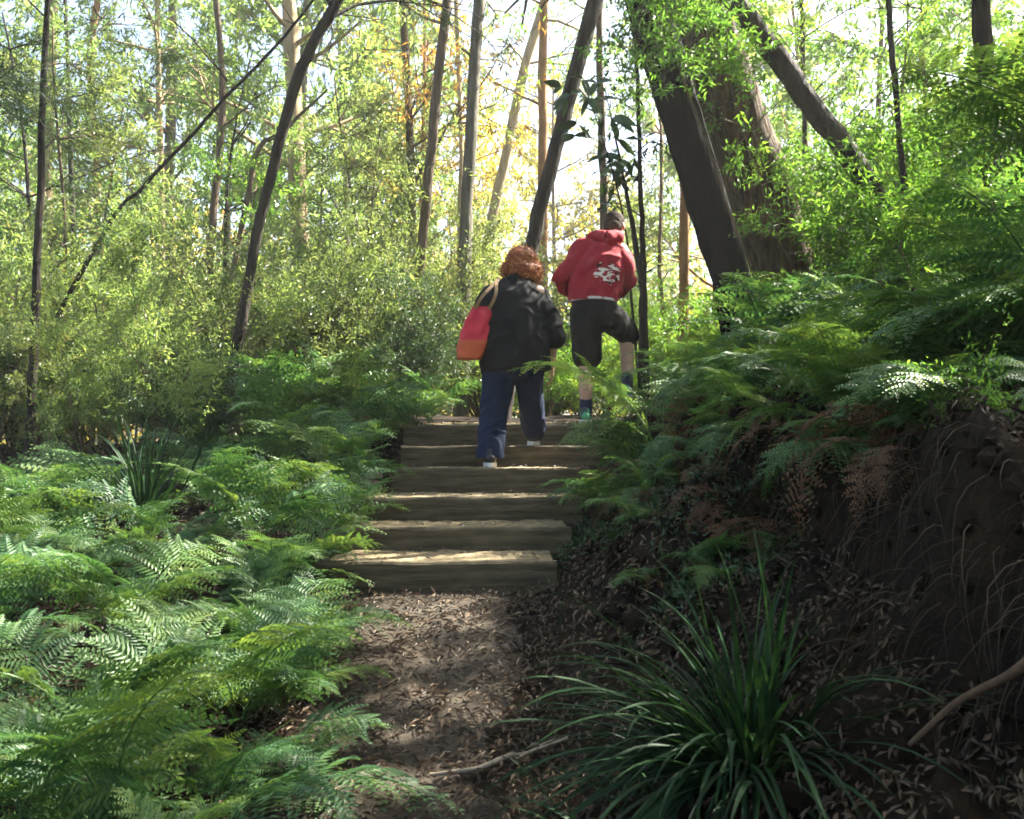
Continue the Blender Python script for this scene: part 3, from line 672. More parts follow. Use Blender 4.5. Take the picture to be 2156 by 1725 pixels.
def curls(mb, centers, n, rad, rng, r0=.008, L=.05, out_c=None):
    """short curling locks of hair growing out of the given scalp shape (ellipsoids)"""
    for i in range(n):
        c, rr_ = centers[rng.integers(len(centers))]; v = nrm(rng.normal(size=3)); p = np.array(c) + v * np.array(rr_) * .97
        d = nrm(v * .5 + rng.normal(size=3) * .5 + np.array((0, 0, -.7))); pts = [p]
        ax = nrm(rng.normal(size=3))
        for k in range(5):
            d = nrm(d + np.cross(ax, d) * .55 + np.array((0, 0, -.1))); pts.append(pts[-1] + d * L / 5)
        tube(mb, pts, np.array([1, 1, .9, .7, .45, .15]) * r0, 5, var=rng.random(), cap=False)

# ---- the woman
WY = 6.22; wr = empty("person", (P(1085, 900, WY)[0], WY, .51), 0, "woman with curly red hair in black top and blue jeans climbing the steps", "person")
b = MB()
B_, hc = head(b, (.045, .15, 1.425), (.05, .93, -.30), (0, .25, 1), 1.0)
limb(b, [(.02, .04, 1.22), (.035, .09, 1.33), (.045, .13, 1.40)], [.07, .058, .055])
limb(b, [(0, .0, .80), (0, 0, .98), (.0, .02, 1.12), (.01, .03, 1.22)], [.17, .155, .15, .11], flat=(1.1, .75))
limb(b, [(-.09, 0, .78), (-.145, .04, .43), (-.165, -.10, .10)], [.10, .07, .045])
limb(b, [(.09, 0, .78), (.105, .20, .50), (.125, .37, .24)], [.10, .07, .045])
limb(b, [(-.165, -.10, .10), (-.17, -.08, .05), (-.17, .0, .035)], [.042, .04, .03])
limb(b, [(.125, .37, .24), (.13, .40, .195), (.135, .48, .175)], [.042, .04, .03])
limb(b, [(.15, .03, 1.20), (.235, .0, 1.02), (.255, .04, .93)], [.065, .05, .043]); limb(b, [(.255, .04, .93), (.26, .10, .83), (.262, .14, .72)], [.043, .037, .027])
hand(b, (.262, .14, .725), (.0, .12, -1), (-1, .2, 0), (0, 1, .1), .45)
limb(b, [(-.14, .03, 1.20), (-.225, .02, 1.03), (-.24, .05, .96)], [.065, .05, .043]); limb(b, [(-.24, .05, .96), (-.235, .17, 1.02), (-.19, .23, 1.09)], [.042, .035, .026])
hand(b, (-.19, .235, 1.09), (.35, .3, .9), (0, -1, .2), (1, 0, 0), .9)
wb = fused("body", b, M['skin'], wr, .006, 3)
eyes(wr, B_, hc)
# jeans: waist, hips and two straight flared legs
j = MB()
limb(j, [(0, .0, .84), (0, -.01, .74)], [.155, .165], flat=(1.2, .9))
limb(j, [(-.09, -.005, .76), (-.135, .03, .45), (-.165, -.08, .16), (-.172, -.11, .02)], [.125, .100, .094, .100], flat=(.98, 1))
limb(j, [(.09, -.0, .76), (.105, .185, .50), (.128, .35, .27), (.132, .385, .245)], [.122, .098, .090, .060], flat=(.98, 1))
fused("jeans", j, M['denim'], wr, .010, 5, .020, 12, 3, cut=[((0, 0, .065), (0, 0, -1))])
# loose black top with wide elbow sleeves
t = MB()
limb(t, [(.0, -.005, .62), (.0, .0, .80), (0, .01, 1.0), (.01, .03, 1.16), (.02, .05, 1.24)], [.215, .218, .208, .18, .11], flat=(1.12, .84))
limb(t, [(-.16, .04, 1.19), (.0, .03, 1.215), (.18, .04, 1.18)], [.075, .09, .078])
limb(t, [(.12, .04, 1.20), (.20, .01, 1.09), (.262, .01, .90)], [.09, .092, .090]); limb(t, [(-.11, .04, 1.20), (-.19, .02, 1.10), (-.255, .03, .95)], [.09, .092, .085])
ellipsoid(t, (.02, .06, 1.245), (.10, .09, .06))
fused("black_top", t, M['black_cloth'], wr, .010, 6, .034, 8, 1, cut=[((0, 0, .655), (.05, -.1, -1))])
# hair: a curly bob
rg = np.random.default_rng(8); h = MB(); cs = [((.045, .125, 1.452), (.108, .112, .102)), ((-.02, .10, 1.38), (.080, .085, .08)), ((.112, .11, 1.372), (.076, .085, .08)), ((.045, .06, 1.37), (.10, .075, .085))]
h2 = MB()
for c, r_ in cs: ellipsoid(h2, c, r_)
hr = fused("hair", h2, M['red_hair'], wr, .008, 3, .016, 26, 5, fstretch=(1, 1, 1))
curls(h, cs, 3600, 0, rg, .0020, .04); obj("curls", h.mesh("curls", M['red_hair'], smooth=True), hr)
for k_ in range(2):
    shoe(wr, [(-.172, -.085, .002), (.135, .435, .147)][k_], [.05, -.1][k_], 'black_shoe', .25, .09)
# shoulder bag: hangs from her left shoulder
br_ = empty("shoulder_bag", (wr.location.x - .27, WY - .10, .51 + .93), 0, "red shoulder bag with orange base hanging at the woman's left side", "bag")
def bag_shape(z0, z1, n=16, m=40, grow_=0.0):
    V = []
    for i in range(n):
        u = i / (n - 1); z = z0 + (z1 - z0) * u; q = (z + .20) / .36
        wx = (.100 * math.sin(math.pi * min(1, .18 + .62 * q)) ** .6) * (1 - .30 * q) + grow_; wy = (.075 * (1 - .55 * q)) + grow_
        for k in range(m):
            a = 2 * math.pi * k / m; ca, sa = math.cos(a), math.sin(a)
            x = wx * math.copysign(abs(ca) ** .7, ca) * 1.12; y = wy * math.copysign(abs(sa) ** .7, sa)
            f = .024 * float(vnoise(np.array(a * 2.2 + 9), np.array(z * 16 + 4))) + .006 * math.sin(a * 5 + z * 30) * q
            V.append((x + (z) * .26 + f * ca, y + f * sa, z))
    i = np.arange(n * m).reshape(n, m); nx = np.roll(i, -1, 1)
    F = np.stack([i[:-1], nx[:-1], nx[1:], i[1:]], -1).reshape(-1, 4); return np.array(V), F, n, m
for nm_, z0, z1, mt_, g_ in (("bag_body", -.075, .16, 'bag_red', 0), ("bag_base", -.195, -.07, 'bag_orange', .002)):
    V, F, n_, m_ = bag_shape(z0, z1, grow_=g_); mb = MB(); mb.add(V, F)
    for row in (0, n_ - 1):
        c = V[row * m_:(row + 1) * m_]; k = np.arange(m_); mb.add(np.vstack([c, c.mean(0) + (0, 0, -.012 if row == 0 else -.01)]), np.stack([k, (k + 1) % m_, np.full(m_, m_)], 1))
    obj(nm_, mb.mesh(nm_, M[mt_], smooth=True), br_)
for dx, dy in ((-.045, -.03), (.05, -.035)):
    mb = MB(); C = smooth_path([(dx + .04, dy, .14), (dx * .9 + .09, dy - .07, .22), (.145, -.02, .335), (.16, .08, .378)], 20)
    Vs = []; T_ = nrm(np.gradient(C, axis=0)); S = nrm(np.cross(T_, np.array((0.2, -1., .3))))
    V = np.concatenate([C - S * .011, C + S * .011, C + S * .011 + np.cross(T_, S) * .004, C - S * .011 + np.cross(T_, S) * .004]); n = len(C); i = np.arange(n)
    F = np.concatenate([np.stack([i[:-1] + a * n, i[1:] + a * n, i[1:] + ((a + 1) % 4) * n, i[:-1] + ((a + 1) % 4) * n], 1) for a in range(4)])
    mb.add(V, F); obj("strap", mb.mesh("strap", M['strap']), br_)

# ---- the man
MY = 7.45; mr = empty("person", (P(1255, 900, MY)[0], MY, .835), 0, "man in a red hooded top, black shorts and green shoes stepping up the track", "person")
b = MB()
B_, hc = head(b, (.185, .21, 1.685), (.38, .80, -.38), (.1, .3, 1), 1.10)
limb(b, [(.10, .10, 1.50), (.14, .15, 1.58), (.165, .18, 1.64)], [.075, .064, .062])
limb(b, [(-.02, 0, .93), (0, .0, 1.12), (.04, .04, 1.32), (.08, .08, 1.47)], [.155, .15, .165, .13], flat=(1.1, .75))
limb(b, [(-.10, 0, .92), (-.08, .05, .52), (-.085, -.01, .30), (-.085, -.02, .10)], [.10, .062, .060, .042])
limb(b, [(-.085, -.02, .10), (-.085, .03, .055), (-.075, .12, .035)], [.045, .042, .03])
limb(b, [(.09, .02, .92), (.29, .33, .78)], [.10, .066]); limb(b, [(.29, .33, .78), (.30, .30, .55), (.29, .24, .32)], [.062, .060, .042])
limb(b, [(.29, .24, .32), (.29, .29, .275), (.30, .38, .255)], [.045, .042, .03])
limb(b, [(-.09, .07, 1.46), (-.20, .02, 1.33), (-.275, .04, 1.22)], [.07, .055, .046]); limb(b, [(-.275, .04, 1.22), (-.24, .18, 1.14), (-.15, .28, 1.10)], [.046, .04, .029])
hand(b, (-.15, .285, 1.10), (1, .35, -.1), (0, -1, 0), (0, .1, 1), .6, 1.05)
limb(b, [(.22, .10, 1.46), (.285, .06, 1.32), (.27, .12, 1.22)], [.07, .055, .046]); limb(b, [(.27, .12, 1.22), (.22, .26, 1.16), (.13, .33, 1.13)], [.046, .04, .029])
hand(b, (.13, .335, 1.13), (-1, .3, -.1), (0, -1, 0), (0, .1, 1), .6, 1.05)
fused("body", b, M['skin'], mr, .006, 3)
eyes(mr, B_, hc, 1.02)
s = MB()
limb(s, [(-.01, .0, 1.03), (-.01, 0, .92)], [.158, .165], flat=(1.12, .85))
limb(s, [(-.085, 0, .92), (-.075, .03, .70), (-.07, .05, .575)], [.125, .118, .120]); limb(s, [(.07, .02, .93), (.18, .18, .87), (.30, .34, .79)], [.128, .118, .105])
fused("shorts", s, M['shorts'], mr, .010, 5, .018, 10, 7)
t = MB()
limb(t, [(-.03, .0, .93), (-.02, .0, 1.08), (.02, .03, 1.30), (.07, .07, 1.45), (.10, .10, 1.52)], [.168, .180, .190, .150, .095], flat=(1.16, .84))
limb(t, [(-.07, .06, 1.45), (-.20, .02, 1.33), (-.30, .01, 1.225)], [.10, .088, .078]); limb(t, [(-.285, .03, 1.225), (-.25, .17, 1.145), (-.16, .27, 1.105)], [.064, .055, .044])
limb(t, [(.16, .09, 1.45), (.24, .05, 1.33), (.245, .11, 1.215)], [.092, .082, .070]); limb(t, [(.285, .11, 1.215), (.23, .25, 1.16), (.15, .32, 1.13)], [.064, .055, .044])
hd = fused("hooded_top", t, M['hoodie'], mr, .010, 5, .040, 7, 12, cut=[((-.03, 0, 1.015), (0, 0, -1))])
t = MB()   # hood, lying back on the shoulders
limb(t, [(-.03, .10, 1.565), (.0, .02, 1.555), (.09, -.02, 1.535), (.18, .03, 1.56), (.21, .13, 1.57)], [.035, .060, .072, .058, .035]); limb(t, [(.02, .03, 1.555), (.09, -.03, 1.48), (.17, .03, 1.54)], [.04, .05, .04])
fused("hood", t, M['hoodie'], hd, .009, 4, .014, 14, 3)
t = MB(); ang = np.linspace(0, 2 * math.pi, 40)
V = np.concatenate([np.stack([-.03 + .204 * np.cos(ang), .0 + .150 * np.sin(ang), 1.012 + .004 * np.sin(ang * 3)], 1), np.stack([-.03 + .209 * np.cos(ang), .0 + .155 * np.sin(ang), 1.024 + .004 * np.sin(ang * 3)], 1), np.stack([-.03 + .204 * np.cos(ang), .150 * np.sin(ang), 1.034 + .004 * np.sin(ang * 3)], 1)])
i = np.arange(39); t.add(V, np.concatenate([np.stack([i + a * 40, i + 1 + a * 40, i + 1 + (a + 1) * 40, i + (a + 1) * 40], 1) for a in (0, 1)]))
obj("white_hem", t.mesh("white_hem", M['white_hem'], smooth=True), hd)
h = MB(); hB = B_
for c_, r_ in (((0, -.016, .042), (.079, .096, .082)), ((0, -.045, -.01), (.074, .062, .080))):
    q = MB(); ellipsoid(q, (0, 0, 0), r_); V, F3, _, _, _, _ = q.arrays(); h.add((V + np.array(c_)) * 1.10 @ hB.T + hc, F3)
hr = fused("hair", h, M['dark_hair'], mr, .006, 3, .006, 40, 5, fstretch=(1, 1, 1))
for sx, p_ in ((0, [(-.085, -.02, .085), (-.085, -.015, .20)]), (1, [(.29, .24, .31), (.29, .255, .40)])):
    q = MB(); limb(q, p_, [.050, .054]); fused("sock", q, M['dark_sock'], mr, .007, 3)
shoe(mr, (-.082, .045, .004), -.12, 'green_shoe', .30, .105); shoe(mr, (.295, .315, .222), -.1, 'green_shoe', .30, .105)
# ------------------------------------------------------------------ trunks of the photograph, left to right
T = tree
T([(55, 1010), (68, 800), (78, 560), (88, 300), (100, 0)], 7.5, (20, 11), 'bark_dark', 'needle', 'needle', "slender dark trunk at far left, its foot beside the sunlit ferns, with fine drooping needles", 8.5, 2.6, 14, seed=1, name="oak_tree" if 0 else "slender_tree")
T([(100, 560), (98, 350), (108, 150), (112, 0)], 17, (20, 18), 'bark_pale', 'gum', 'gum', "pale tall trunk at far left, standing behind the slender dark one", 14, 5, 14, bl=2.2, seed=2, scale=1.5)
T([(153, 480), (148, 300), (138, 0)], 14, (11, 8), 'bark_dark', 'gum', 'gum', "thin straight dark trunk, second from the left edge", 12, 4, 12, seed=3, scale=1.4)
T([(205, 420), (195, 250), (190, 100), (205, 0)], 19, (16, 14), 'bark_orange', 'gum', 'gum', "rusty orange trunk in the left distance", 14, 5.5, 12, bl=2, seed=4, scale=1.7)
T([(352, 480), (360, 250), (365, 0)], 21, (24, 18), 'bark_grey', 'gum', 'gum', "hazy grey trunk in the left distance, left of the forked dark stem", 15, 5, 14, bl=2.2, seed=5, scale=1.8)
T([(447, 470), (462, 330), (468, 180), (455, 0)], 12, (17, 12), 'bark_mid', 'gum', 'gum', "brown upright trunk crossed by a long leaning stem, upper left", 11, 3.6, 14, seed=6, scale=1.2)
T([(212, 500), (300, 395), (400, 290), (475, 205), (560, 120)], 9, (9, 7), 'bark_dark', 'needle', 'needle', "long thin dark stem leaning right across the upper left", 7.5, 4.2, 8, bl=1.3, seed=7, name="leaning_sapling")
T([(540, 500), (577, 350), (612, 210), (650, 110), (712, 0)], 8, (22, 26), 'bark_dark', 'needle', 'needle', "black trunk leaning right, the strongest left of the walkers", 8.5, 4.4, 16, bl=2.0, seed=8, name="leaning_tree", rough=.05)
T([(640, 700), (628, 450), (620, 250), (612, 60)], 14, (40, 34), 'bark_pale', 'gum', 'gum', "broad pale trunk behind the black leaning one, sunlit down one side", 13, 5, 14, bl=2, seed=9, scale=1.4)
T([(520, 420), (548, 310), (590, 280)], 11, (13, 10), 'bark_mid', 'gum', 'mid', "short crooked brown stem just left of the black leaning trunk", 4.7, 4.0, 3, bl=.8, seed=10, name="crooked_sapling")
T([(868, 530), (866, 350), (858, 200), (850, 40)], 13, (20, 16), 'bark_brown', 'rust', 'gum', "reddish brown trunk among golden leaves, first of the upright trunks in the middle", 12, 3.6, 16, bl=1.8, seed=11, scale=1.2)
T([(884, 570), (900, 400), (918, 210), (942, 0)], 11, (22, 22), 'bark_mid', 'gum', 'gum', "tall brown trunk leaning slightly right in the middle, left of two straight ones", 11, 4.8, 12, seed=12, scale=1.1)
T([(968, 480), (970, 300), (960, 0)], 15, (10, 9), 'bark_pale', 'gum', 'gum', "very thin pale trunk between the two dark middle trunks", 12, 5, 8, seed=13, scale=1.3)
T([(978, 560), (986, 380), (996, 200), (1008, 0)], 11, (27, 24), 'bark_grey', 'gum', 'gum', "straight grey trunk directly above the red haired woman's left side", 11, 5.5, 12, seed=14, scale=1.1)
T([(1030, 500), (1065, 330), (1100, 160), (1148, 0)], 16, (22, 20), 'bark_pale', 'gum', 'gum', "pale trunk leaning right in the bright middle distance", 13, 6.5, 10, bl=2, seed=15, scale=1.5)
T([(1142, 560), (1143, 350), (1142, 150), (1146, 0)], 14, (22, 16), 'bark_orange', 'gum', 'gum', "tan vertical trunk rising behind the woman's head", 13, 6, 10, seed=16, keep=keep_gaps, scale=1.3)
T([(1118, 520), (1160, 350), (1200, 190), (1250, 10)], 9.2, (30, 34), 'bark_dark', 'gum', 'gum', "dark leaning trunk that starts just behind the woman's red hair", 10, 5.3, 12, bl=1.8, seed=17, keep=keep_gaps, name="leaning_tree")
T([(1272, 460), (1268, 300), (1262, 100)], 11.5, (18, 14), 'bark_mid', 'bright', 'mid', "olive trunk rising straight above the man's head", 9, 5, 10, bl=1.3, seed=18, keep=keep_gaps)
T([(1438, 740), (1440, 550), (1440, 380), (1436, 200)], 11.5, (24, 18), 'bark_orange', 'gum', 'gum', "orange brown trunk to the right of the man, left of the big black trunk", 10, 5.5, 10, seed=19, keep=keep_gaps, scale=1.1)
T([(1400, 700), (1388, 560), (1392, 420)], 12.5, (9, 7), 'bark_mid', 'gum', 'gum', "thin brown pole stem between the man and the orange trunk", 7, 4.6, 5, bl=.8, seed=20, name="pole_sapling")
T([(1352, 680), (1352, 600), (1335, 500), (1312, 370)], 8.2, (17, 6), 'bark_dark', 'broad', 'broad', "dark forked sapling right beside the man, bending left over him", 3.4, 3.0, 4, bl=.4, seed=21, keep=keep_gaps, name="forked_sapling", kids=(1, 2))
T([(1356, 640), (1352, 500), (1346, 330), (1342, 180)], 8.3, (13, 8), 'bark_dark', 'broad', 'mid', "straight thin dark sapling right of the man, with sparse leaves", 4.6, 2.8, 9, bl=.6, seed=22, keep=keep_gaps, name="slender_sapling", kids=(1, 3))
# big trees of the right bank whose crowns shade the track
T([(1545, 610), (1482, 400), (1424, 210), (1362, 0)], 8.3, (80, 96), 'bark_burnt', 'gum', 'gum', "big black leaning trunk with charred bark on the right bank", 10.5, 5.6, 24, bl=3.4, seed=23, name="burnt_gum_tree", rough=.03, sides=26, keep=keep_gaps, aim=(.2, .2, .25, .5), density=1.3)
T([(1672, 640), (1600, 400), (1532, 200), (1480, 30)], 8.9, (140, 130), 'bark_brown', 'bright', 'mid', "massive brown stringy trunk leaning behind the black one", 11, 6.0, 26, bl=3.6, seed=24, name="stringybark_tree", rough=.035, sides=28, keep=keep_gaps, aim=(.5, -.1, .15, .5), density=1.3)
T([(1800, 345), (1720, 240), (1650, 140), (1545, 0)], 8.0, (46, 44), 'bark_dark', 'bright', 'mid', "slanting brown trunk in the upper right, leaning left above the bright leaves", 8.5, 5.2, 12, bl=2.6, seed=25, name="slanting_tree", keep=keep_gaps, aim=(.5, .2, .2, .6))
T([(1908, 450), (1895, 300), (1882, 150), (1872, 0)], 7.5, (13, 12), 'bark_dark', 'bright', 'mid', "thin dark trunk right of the slanting brown trunk", 8, 4.0, 14, bl=1.8, seed=26, keep=keep_gaps, name="slender_tree")
T([(1692, 170), (1690, 80), (1688, 0)], 11, (10, 10), 'bark_dark', 'bright', 'mid', "thin upright stem seen above the slanting brown trunk", 9, 4.2, 12, bl=1.5, seed=27, name="slender_tree")
T([(2108, 560), (2092, 400), (2078, 200), (2064, 0)], 6.8, (40, 34), 'bark_dark', 'bright', 'mid', "dark mossy trunk near the right edge, behind arching fern fronds", 8.5, 4.0, 20, bl=2.8, seed=28, name="mossy_tree", keep=keep_gaps, aim=(.2, .5, .2, .4), sides=18)
T([(2250, 400), (2260, 200), (2270, 0)], 8.5, (60, 50), 'bark_brown', 'bright', 'mid', "brown trunk just outside the right edge whose leaves shade the bank", 10, 4.6, 26, bl=3.4, seed=29, keep=keep_gaps, density=1.2)
T([(2500, 300), (2510, 100)], 9.5, (60, 50), 'bark_brown', 'bright', 'mid', "brown trunk on the slope beyond the right edge", 11, 5, 26, bl=3.6, seed=31, keep=keep_gaps, density=1.2)

for i_, (x_, y_, lb_) in enumerate([(4.6, 3.2, "tree on the slope right of the frame, level with the tussock"), (5.2, 5.6, "tree on the slope right of the frame, level with the steps"), (4.2, 1.4, "tree on the slope right of the camera"), (7.5, 4.4, "second tree up the slope at the right"), (6.8, 2.2, "tree high on the slope right of the camera"), (8.0, 7.2, "tree far up the slope at the right"), (4.3, 4.5, "tree right of the frame between the tussock and the steps"), (6.1, 4.2, "tree up the slope right of the frame, level with the lowest step")]):  # unseen trees added so their crowns shade the foreground and bank
    c_ = np.array((x_, y_, 0.)); k_ = FPX / y_
    rg_ = np.random.default_rng(90 + i_)
    T([(1078 + x_ * k_, 900 - 1.2 * k_), (1078 + (x_ - .2) * k_, 900 - 3.0 * k_)], y_, (.26 * k_, .22 * k_), 'bark_brown', 'gum', 'mid', lb_, 9.0, 3.6, 22, bl=2.8, seed=60 + i_, keep=keep_gaps, density=1.7, bup=.25)
for i_, (x_, y_, zc_) in enumerate([(-3.2, -1.2, 4.2), (-4.6, 1.6, 4.4), (-5.6, 3.6, 4.8), (.8, -3.0, 4.2), (2.8, -.8, 4.4), (-1.2, -4.5, 4.5), (-6.8, .2, 4.5), (5.5, -2.0, 4.5), (-2.2, .4, 5.2)]):  # unseen trees added around the camera to block sky light and darken the foreground
    k_ = 1900.0
    rg_ = np.random.default_rng(190 + i_); base = np.array((x_, y_, Gf(x_, y_) - .1)); tp = []; wd = MB()
    C = smooth_path([base, base + (.1, .05, 3), base + (.0, .2, 6), base + (.2, .1, 9)], 30); tube(wd, C, np.linspace(.14, .04, 30), 12, rg_, .05)
    r = empty("gum_tree", tuple(base), 0, ["tree behind the camera to the left", "tree left of the frame beside the nearest ferns", "tree left of the frame level with the steps", "tree behind the camera", "tree on the slope behind the camera to the right", "farther tree behind the camera", "tree well to the left of the camera", "tree high on the slope behind the camera", "slim tree just left of the camera whose crown roofs the track"][i_], "tree")
    for b_ in range(26):
        z_ = rg_.uniform(zc_, 9); ii = int(np.argmin(abs(C[:, 2] - z_))); th = rg_.uniform(0, 6.28)
        grow(rg_, C[ii], np.array((math.cos(th), math.sin(th), .3)), 2.9 * rg_.uniform(.5, 1.15), .03, 1, 2, wd, tp, kids=(3, 5), sides=5)
    cr = MB(); sprigs(cr, np.array([t[0] for t in tp]), np.array([t[1] for t in tp]), 'mid', rg_, 1.35, keep=keep_gaps, density=1.5)
    obj("trunk", wd.mesh("trunk", M['bark_brown'], smooth=True, off=base), r); obj("crown", cr.mesh("crown", M['gum'], off=base), r)
# leafy creeper on the big leaning trunks
rg_ = np.random.default_rng(333); wd = MB(); tp = []
base = P(1520, 450, 8.0); pth = [P(a, c, 7.75 + .0 * a) for a, c in ((1580, 560), (1530, 430), (1490, 300), (1450, 200), (1420, 110), (1380, 20), (1350, -60))]
C = smooth_path(pth, 30); C[:, 1] -= .0; tube(wd, C, .012, 5)
for b_ in range(36):
    ii = rg_.integers(17, 30); grow(rg_, C[ii], rg_.normal(size=3) + (.25, -.5, 0), rg_.uniform(.3, .8), .006, 1, 2, wd, tp, kids=(2, 4), sides=4)
r = empty("creeper", tuple(C[0]), 0, "leafy creeper climbing over the upper part of the big leaning trunks", "creeper")
cr = MB(); sprigs(cr, np.array([t[0] for t in tp]), np.array([t[1] for t in tp]), 'mid', rg_, .9); obj("stem", wd.mesh("stem", M['bark_mid'], off=C[0]), r); obj("foliage", cr.mesh("foliage", M['bright'], off=C[0]), r)
rg_ = np.random.default_rng(334); wd = MB(); tp = []
C = smooth_path([P(a, c, 8.35) for a, c in ((1690, 600), (1630, 480), (1600, 380), (1560, 260), (1530, 150), (1500, 40))], 30); tube(wd, C, .012, 5)
for b_ in range(16):
    ii = rg_.integers(0, 30); grow(rg_, C[ii], rg_.normal(size=3) + (.5, -.5, 0), rg_.uniform(.25, .7), .006, 1, 2, wd, tp, kids=(2, 4), sides=4)
r = empty("creeper", tuple(C[0]), 0, "leafy creeper hanging over the massive brown trunk", "creeper")
cr = MB(); sprigs(cr, np.array([t[0] for t in tp]), np.array([t[1] for t in tp]), 'mid', rg_, .8, keep=keep_gaps); obj("stem", wd.mesh("stem", M['bark_mid'], off=C[0]), r); obj("foliage", cr.mesh("foliage", M['bright'], off=C[0]), r)
# arching branch at upper left: a bowed sapling
T([(-60, 215), (0, 165), (100, 90), (200, 42), (300, 40), (400, 75), (480, 170)], 7, (9, 4), 'bark_dark', 'needle', 'needle', "bowed thin sapling arching across the top left corner", 3.2, 2.9, 9, bl=.8, seed=30, name="bowed_sapling")

# ------------------------------------------------------------------ shrubs: protos then copies
SH = [shrub_proto(1, 1.9, 'fine', 'shrub', 6), shrub_proto(2, 1.6, 'fine', 'shrub', 5), shrub_proto(3, 2.2, 'mid', 'shrub', 5, .8), shrub_proto(4, 1.8, 'fine', 'gum', 6),
      shrub_proto(5, 1.7, 'mid', 'bright', 5), shrub_proto(6, 1.5, 'mid', 'bright', 6, .85), shrub_proto(7, 1.4, 'fine', 'needle', 6, 1.1)]
used = set()
def place_shrub(k, x, y, sc, label, group, seed=0):
    rz = (seed * 2.399) % 6.283
    loc = (x, y, Gf(x, y))
    if k not in used:
        used.add(k); s = SH[k]; s.location = loc; s.rotation_euler = (0, 0, rz); s.scale = (sc,) * 3; s["label"] = label; s["group"] = group; return s
    return copy_thing(SH[k], loc, rz, sc, label, group)
ORD = ["first", "second", "third", "fourth", "fifth", "sixth", "seventh", "eighth", "ninth", "tenth", "eleventh", "twelfth"]
rr = random.Random(5)
for row, (Y, n, xa, xb, s0, nm) in enumerate([(7.8, 7, -5.0, -2.2, .66, "front row"), (9.5, 8, -6.0, -.9, .95, "second row"), (11.4, 9, -7.2, .3, 1.15, "third row"), (13.6, 9, -8.8, 1.5, 1.35, "rear row")]):
    for i in range(n):
        x = xa + (xb - xa) * (i + .5) / n + rr.uniform(-.25, .25)
        k = rr.choice([0, 1, 2, 3, 0, 1, 3, 6])
        place_shrub(k, x, Y + rr.uniform(-.4, .4), s0 * rr.uniform(.8, 1.15), f"olive shrub, {ORD[i]} from the left in the {nm} of the thicket", "shrubs of the thicket on the left", i * 7 + row * 31)
for i, (x, y, k, s) in enumerate([(1.2, 10.3, 5, .62), (2.0, 11.0, 4, .7), (.4, 10.8, 5, .7), (2.9, 12, 5, .8), (1.4, 12.6, 4, .9), (.5, 13.5, 5, 1.0), (3.6, 10.6, 4, .7), (-.4, 12.2, 5, .85), (1.0, 15, 3, 1.2), (3.0, 15, 3, 1.3)]):
    place_shrub(k, x, y, s, f"yellow green sunlit bush behind the two walkers, {ORD[i]} of ten", "bushes behind the walkers", i * 13)
for i, (x, y, k, s) in enumerate([(3.3, 7.6, 4, .9), (4.2, 8.2, 5, 1.0), (5.0, 8.8, 4, 1.2), (4.8, 7.2, 5, .7), (3.6, 9.8, 5, 1.3), (6.8, 11, 4, 1.7), (7.6, 12.5, 5, 1.8), (3.1, 6.3, 4, .62), (3.9, 5.9, 5, .85)]):
    place_shrub(k, x, y, s, f"leafy green bush behind the big trunks of the right bank, {ORD[i]} of nine", "bushes on the right bank", i * 17 + 3)

# ------------------------------------------------------------------ distant forest trees
BT = [bgtree_proto(1, 13, 'bark_pale', 'gum', 'far', 34, .11, density=1.6), bgtree_proto(2, 15, 'bark_grey', 'gum', 'far', 36, .13, scale=1.1, density=1.6), bgtree_proto(3, 12, 'bark_mid', 'gold', 'far', 32, .10, density=1.5),
      bgtree_proto(4, 11, 'bark_mid', 'bright', 'far', 36, .10, cz=.12, density=1.7), bgtree_proto(5, 14, 'bark_orange', 'gum', 'far', 34, .12, scale=.9, density=1.7)]
bused = set()
def place_bt(k, x, y, s, label, seed):
    loc = (x, y, Gf(x, y)); rz = (seed * 1.7) % 6.283
    if k not in bused:
        bused.add(k); o = BT[k]; o.location = loc; o.rotation_euler = (0, 0, rz); o.scale = (s,) * 3; o["label"] = label; o["group"] = "distant forest trees"; return
    copy_thing(BT[k], loc, rz, s, label, "distant forest trees")
rr = random.Random(21)
for row, (Y, n, nm) in enumerate([(18, 8, "nearest"), (23, 10, "second"), (29, 12, "third"), (37, 15, "farthest")]):
    for i in range(n):
        fx = -.68 + 1.36 * (i + .5) / n + rr.uniform(-.03, .03)
        y = Y + rr.uniform(-2, 2)
        if row < 2 and .0 < fx < .12: continue
        k = rr.choice([0, 1, 4, 0, 1, 3]) if fx < -.15 or fx > .25 else rr.choice([2, 2, 0, 4, 2])
        if fx > .25: k = rr.choice([3, 3, 1, 4])
        place_bt(k, fx * y, y, rr.uniform(.85, 1.15), f"slim distant tree, {ORD[i] if i < 12 else str(i + 1) + 'th'} from the left in the {nm} row", i * 5 + row)

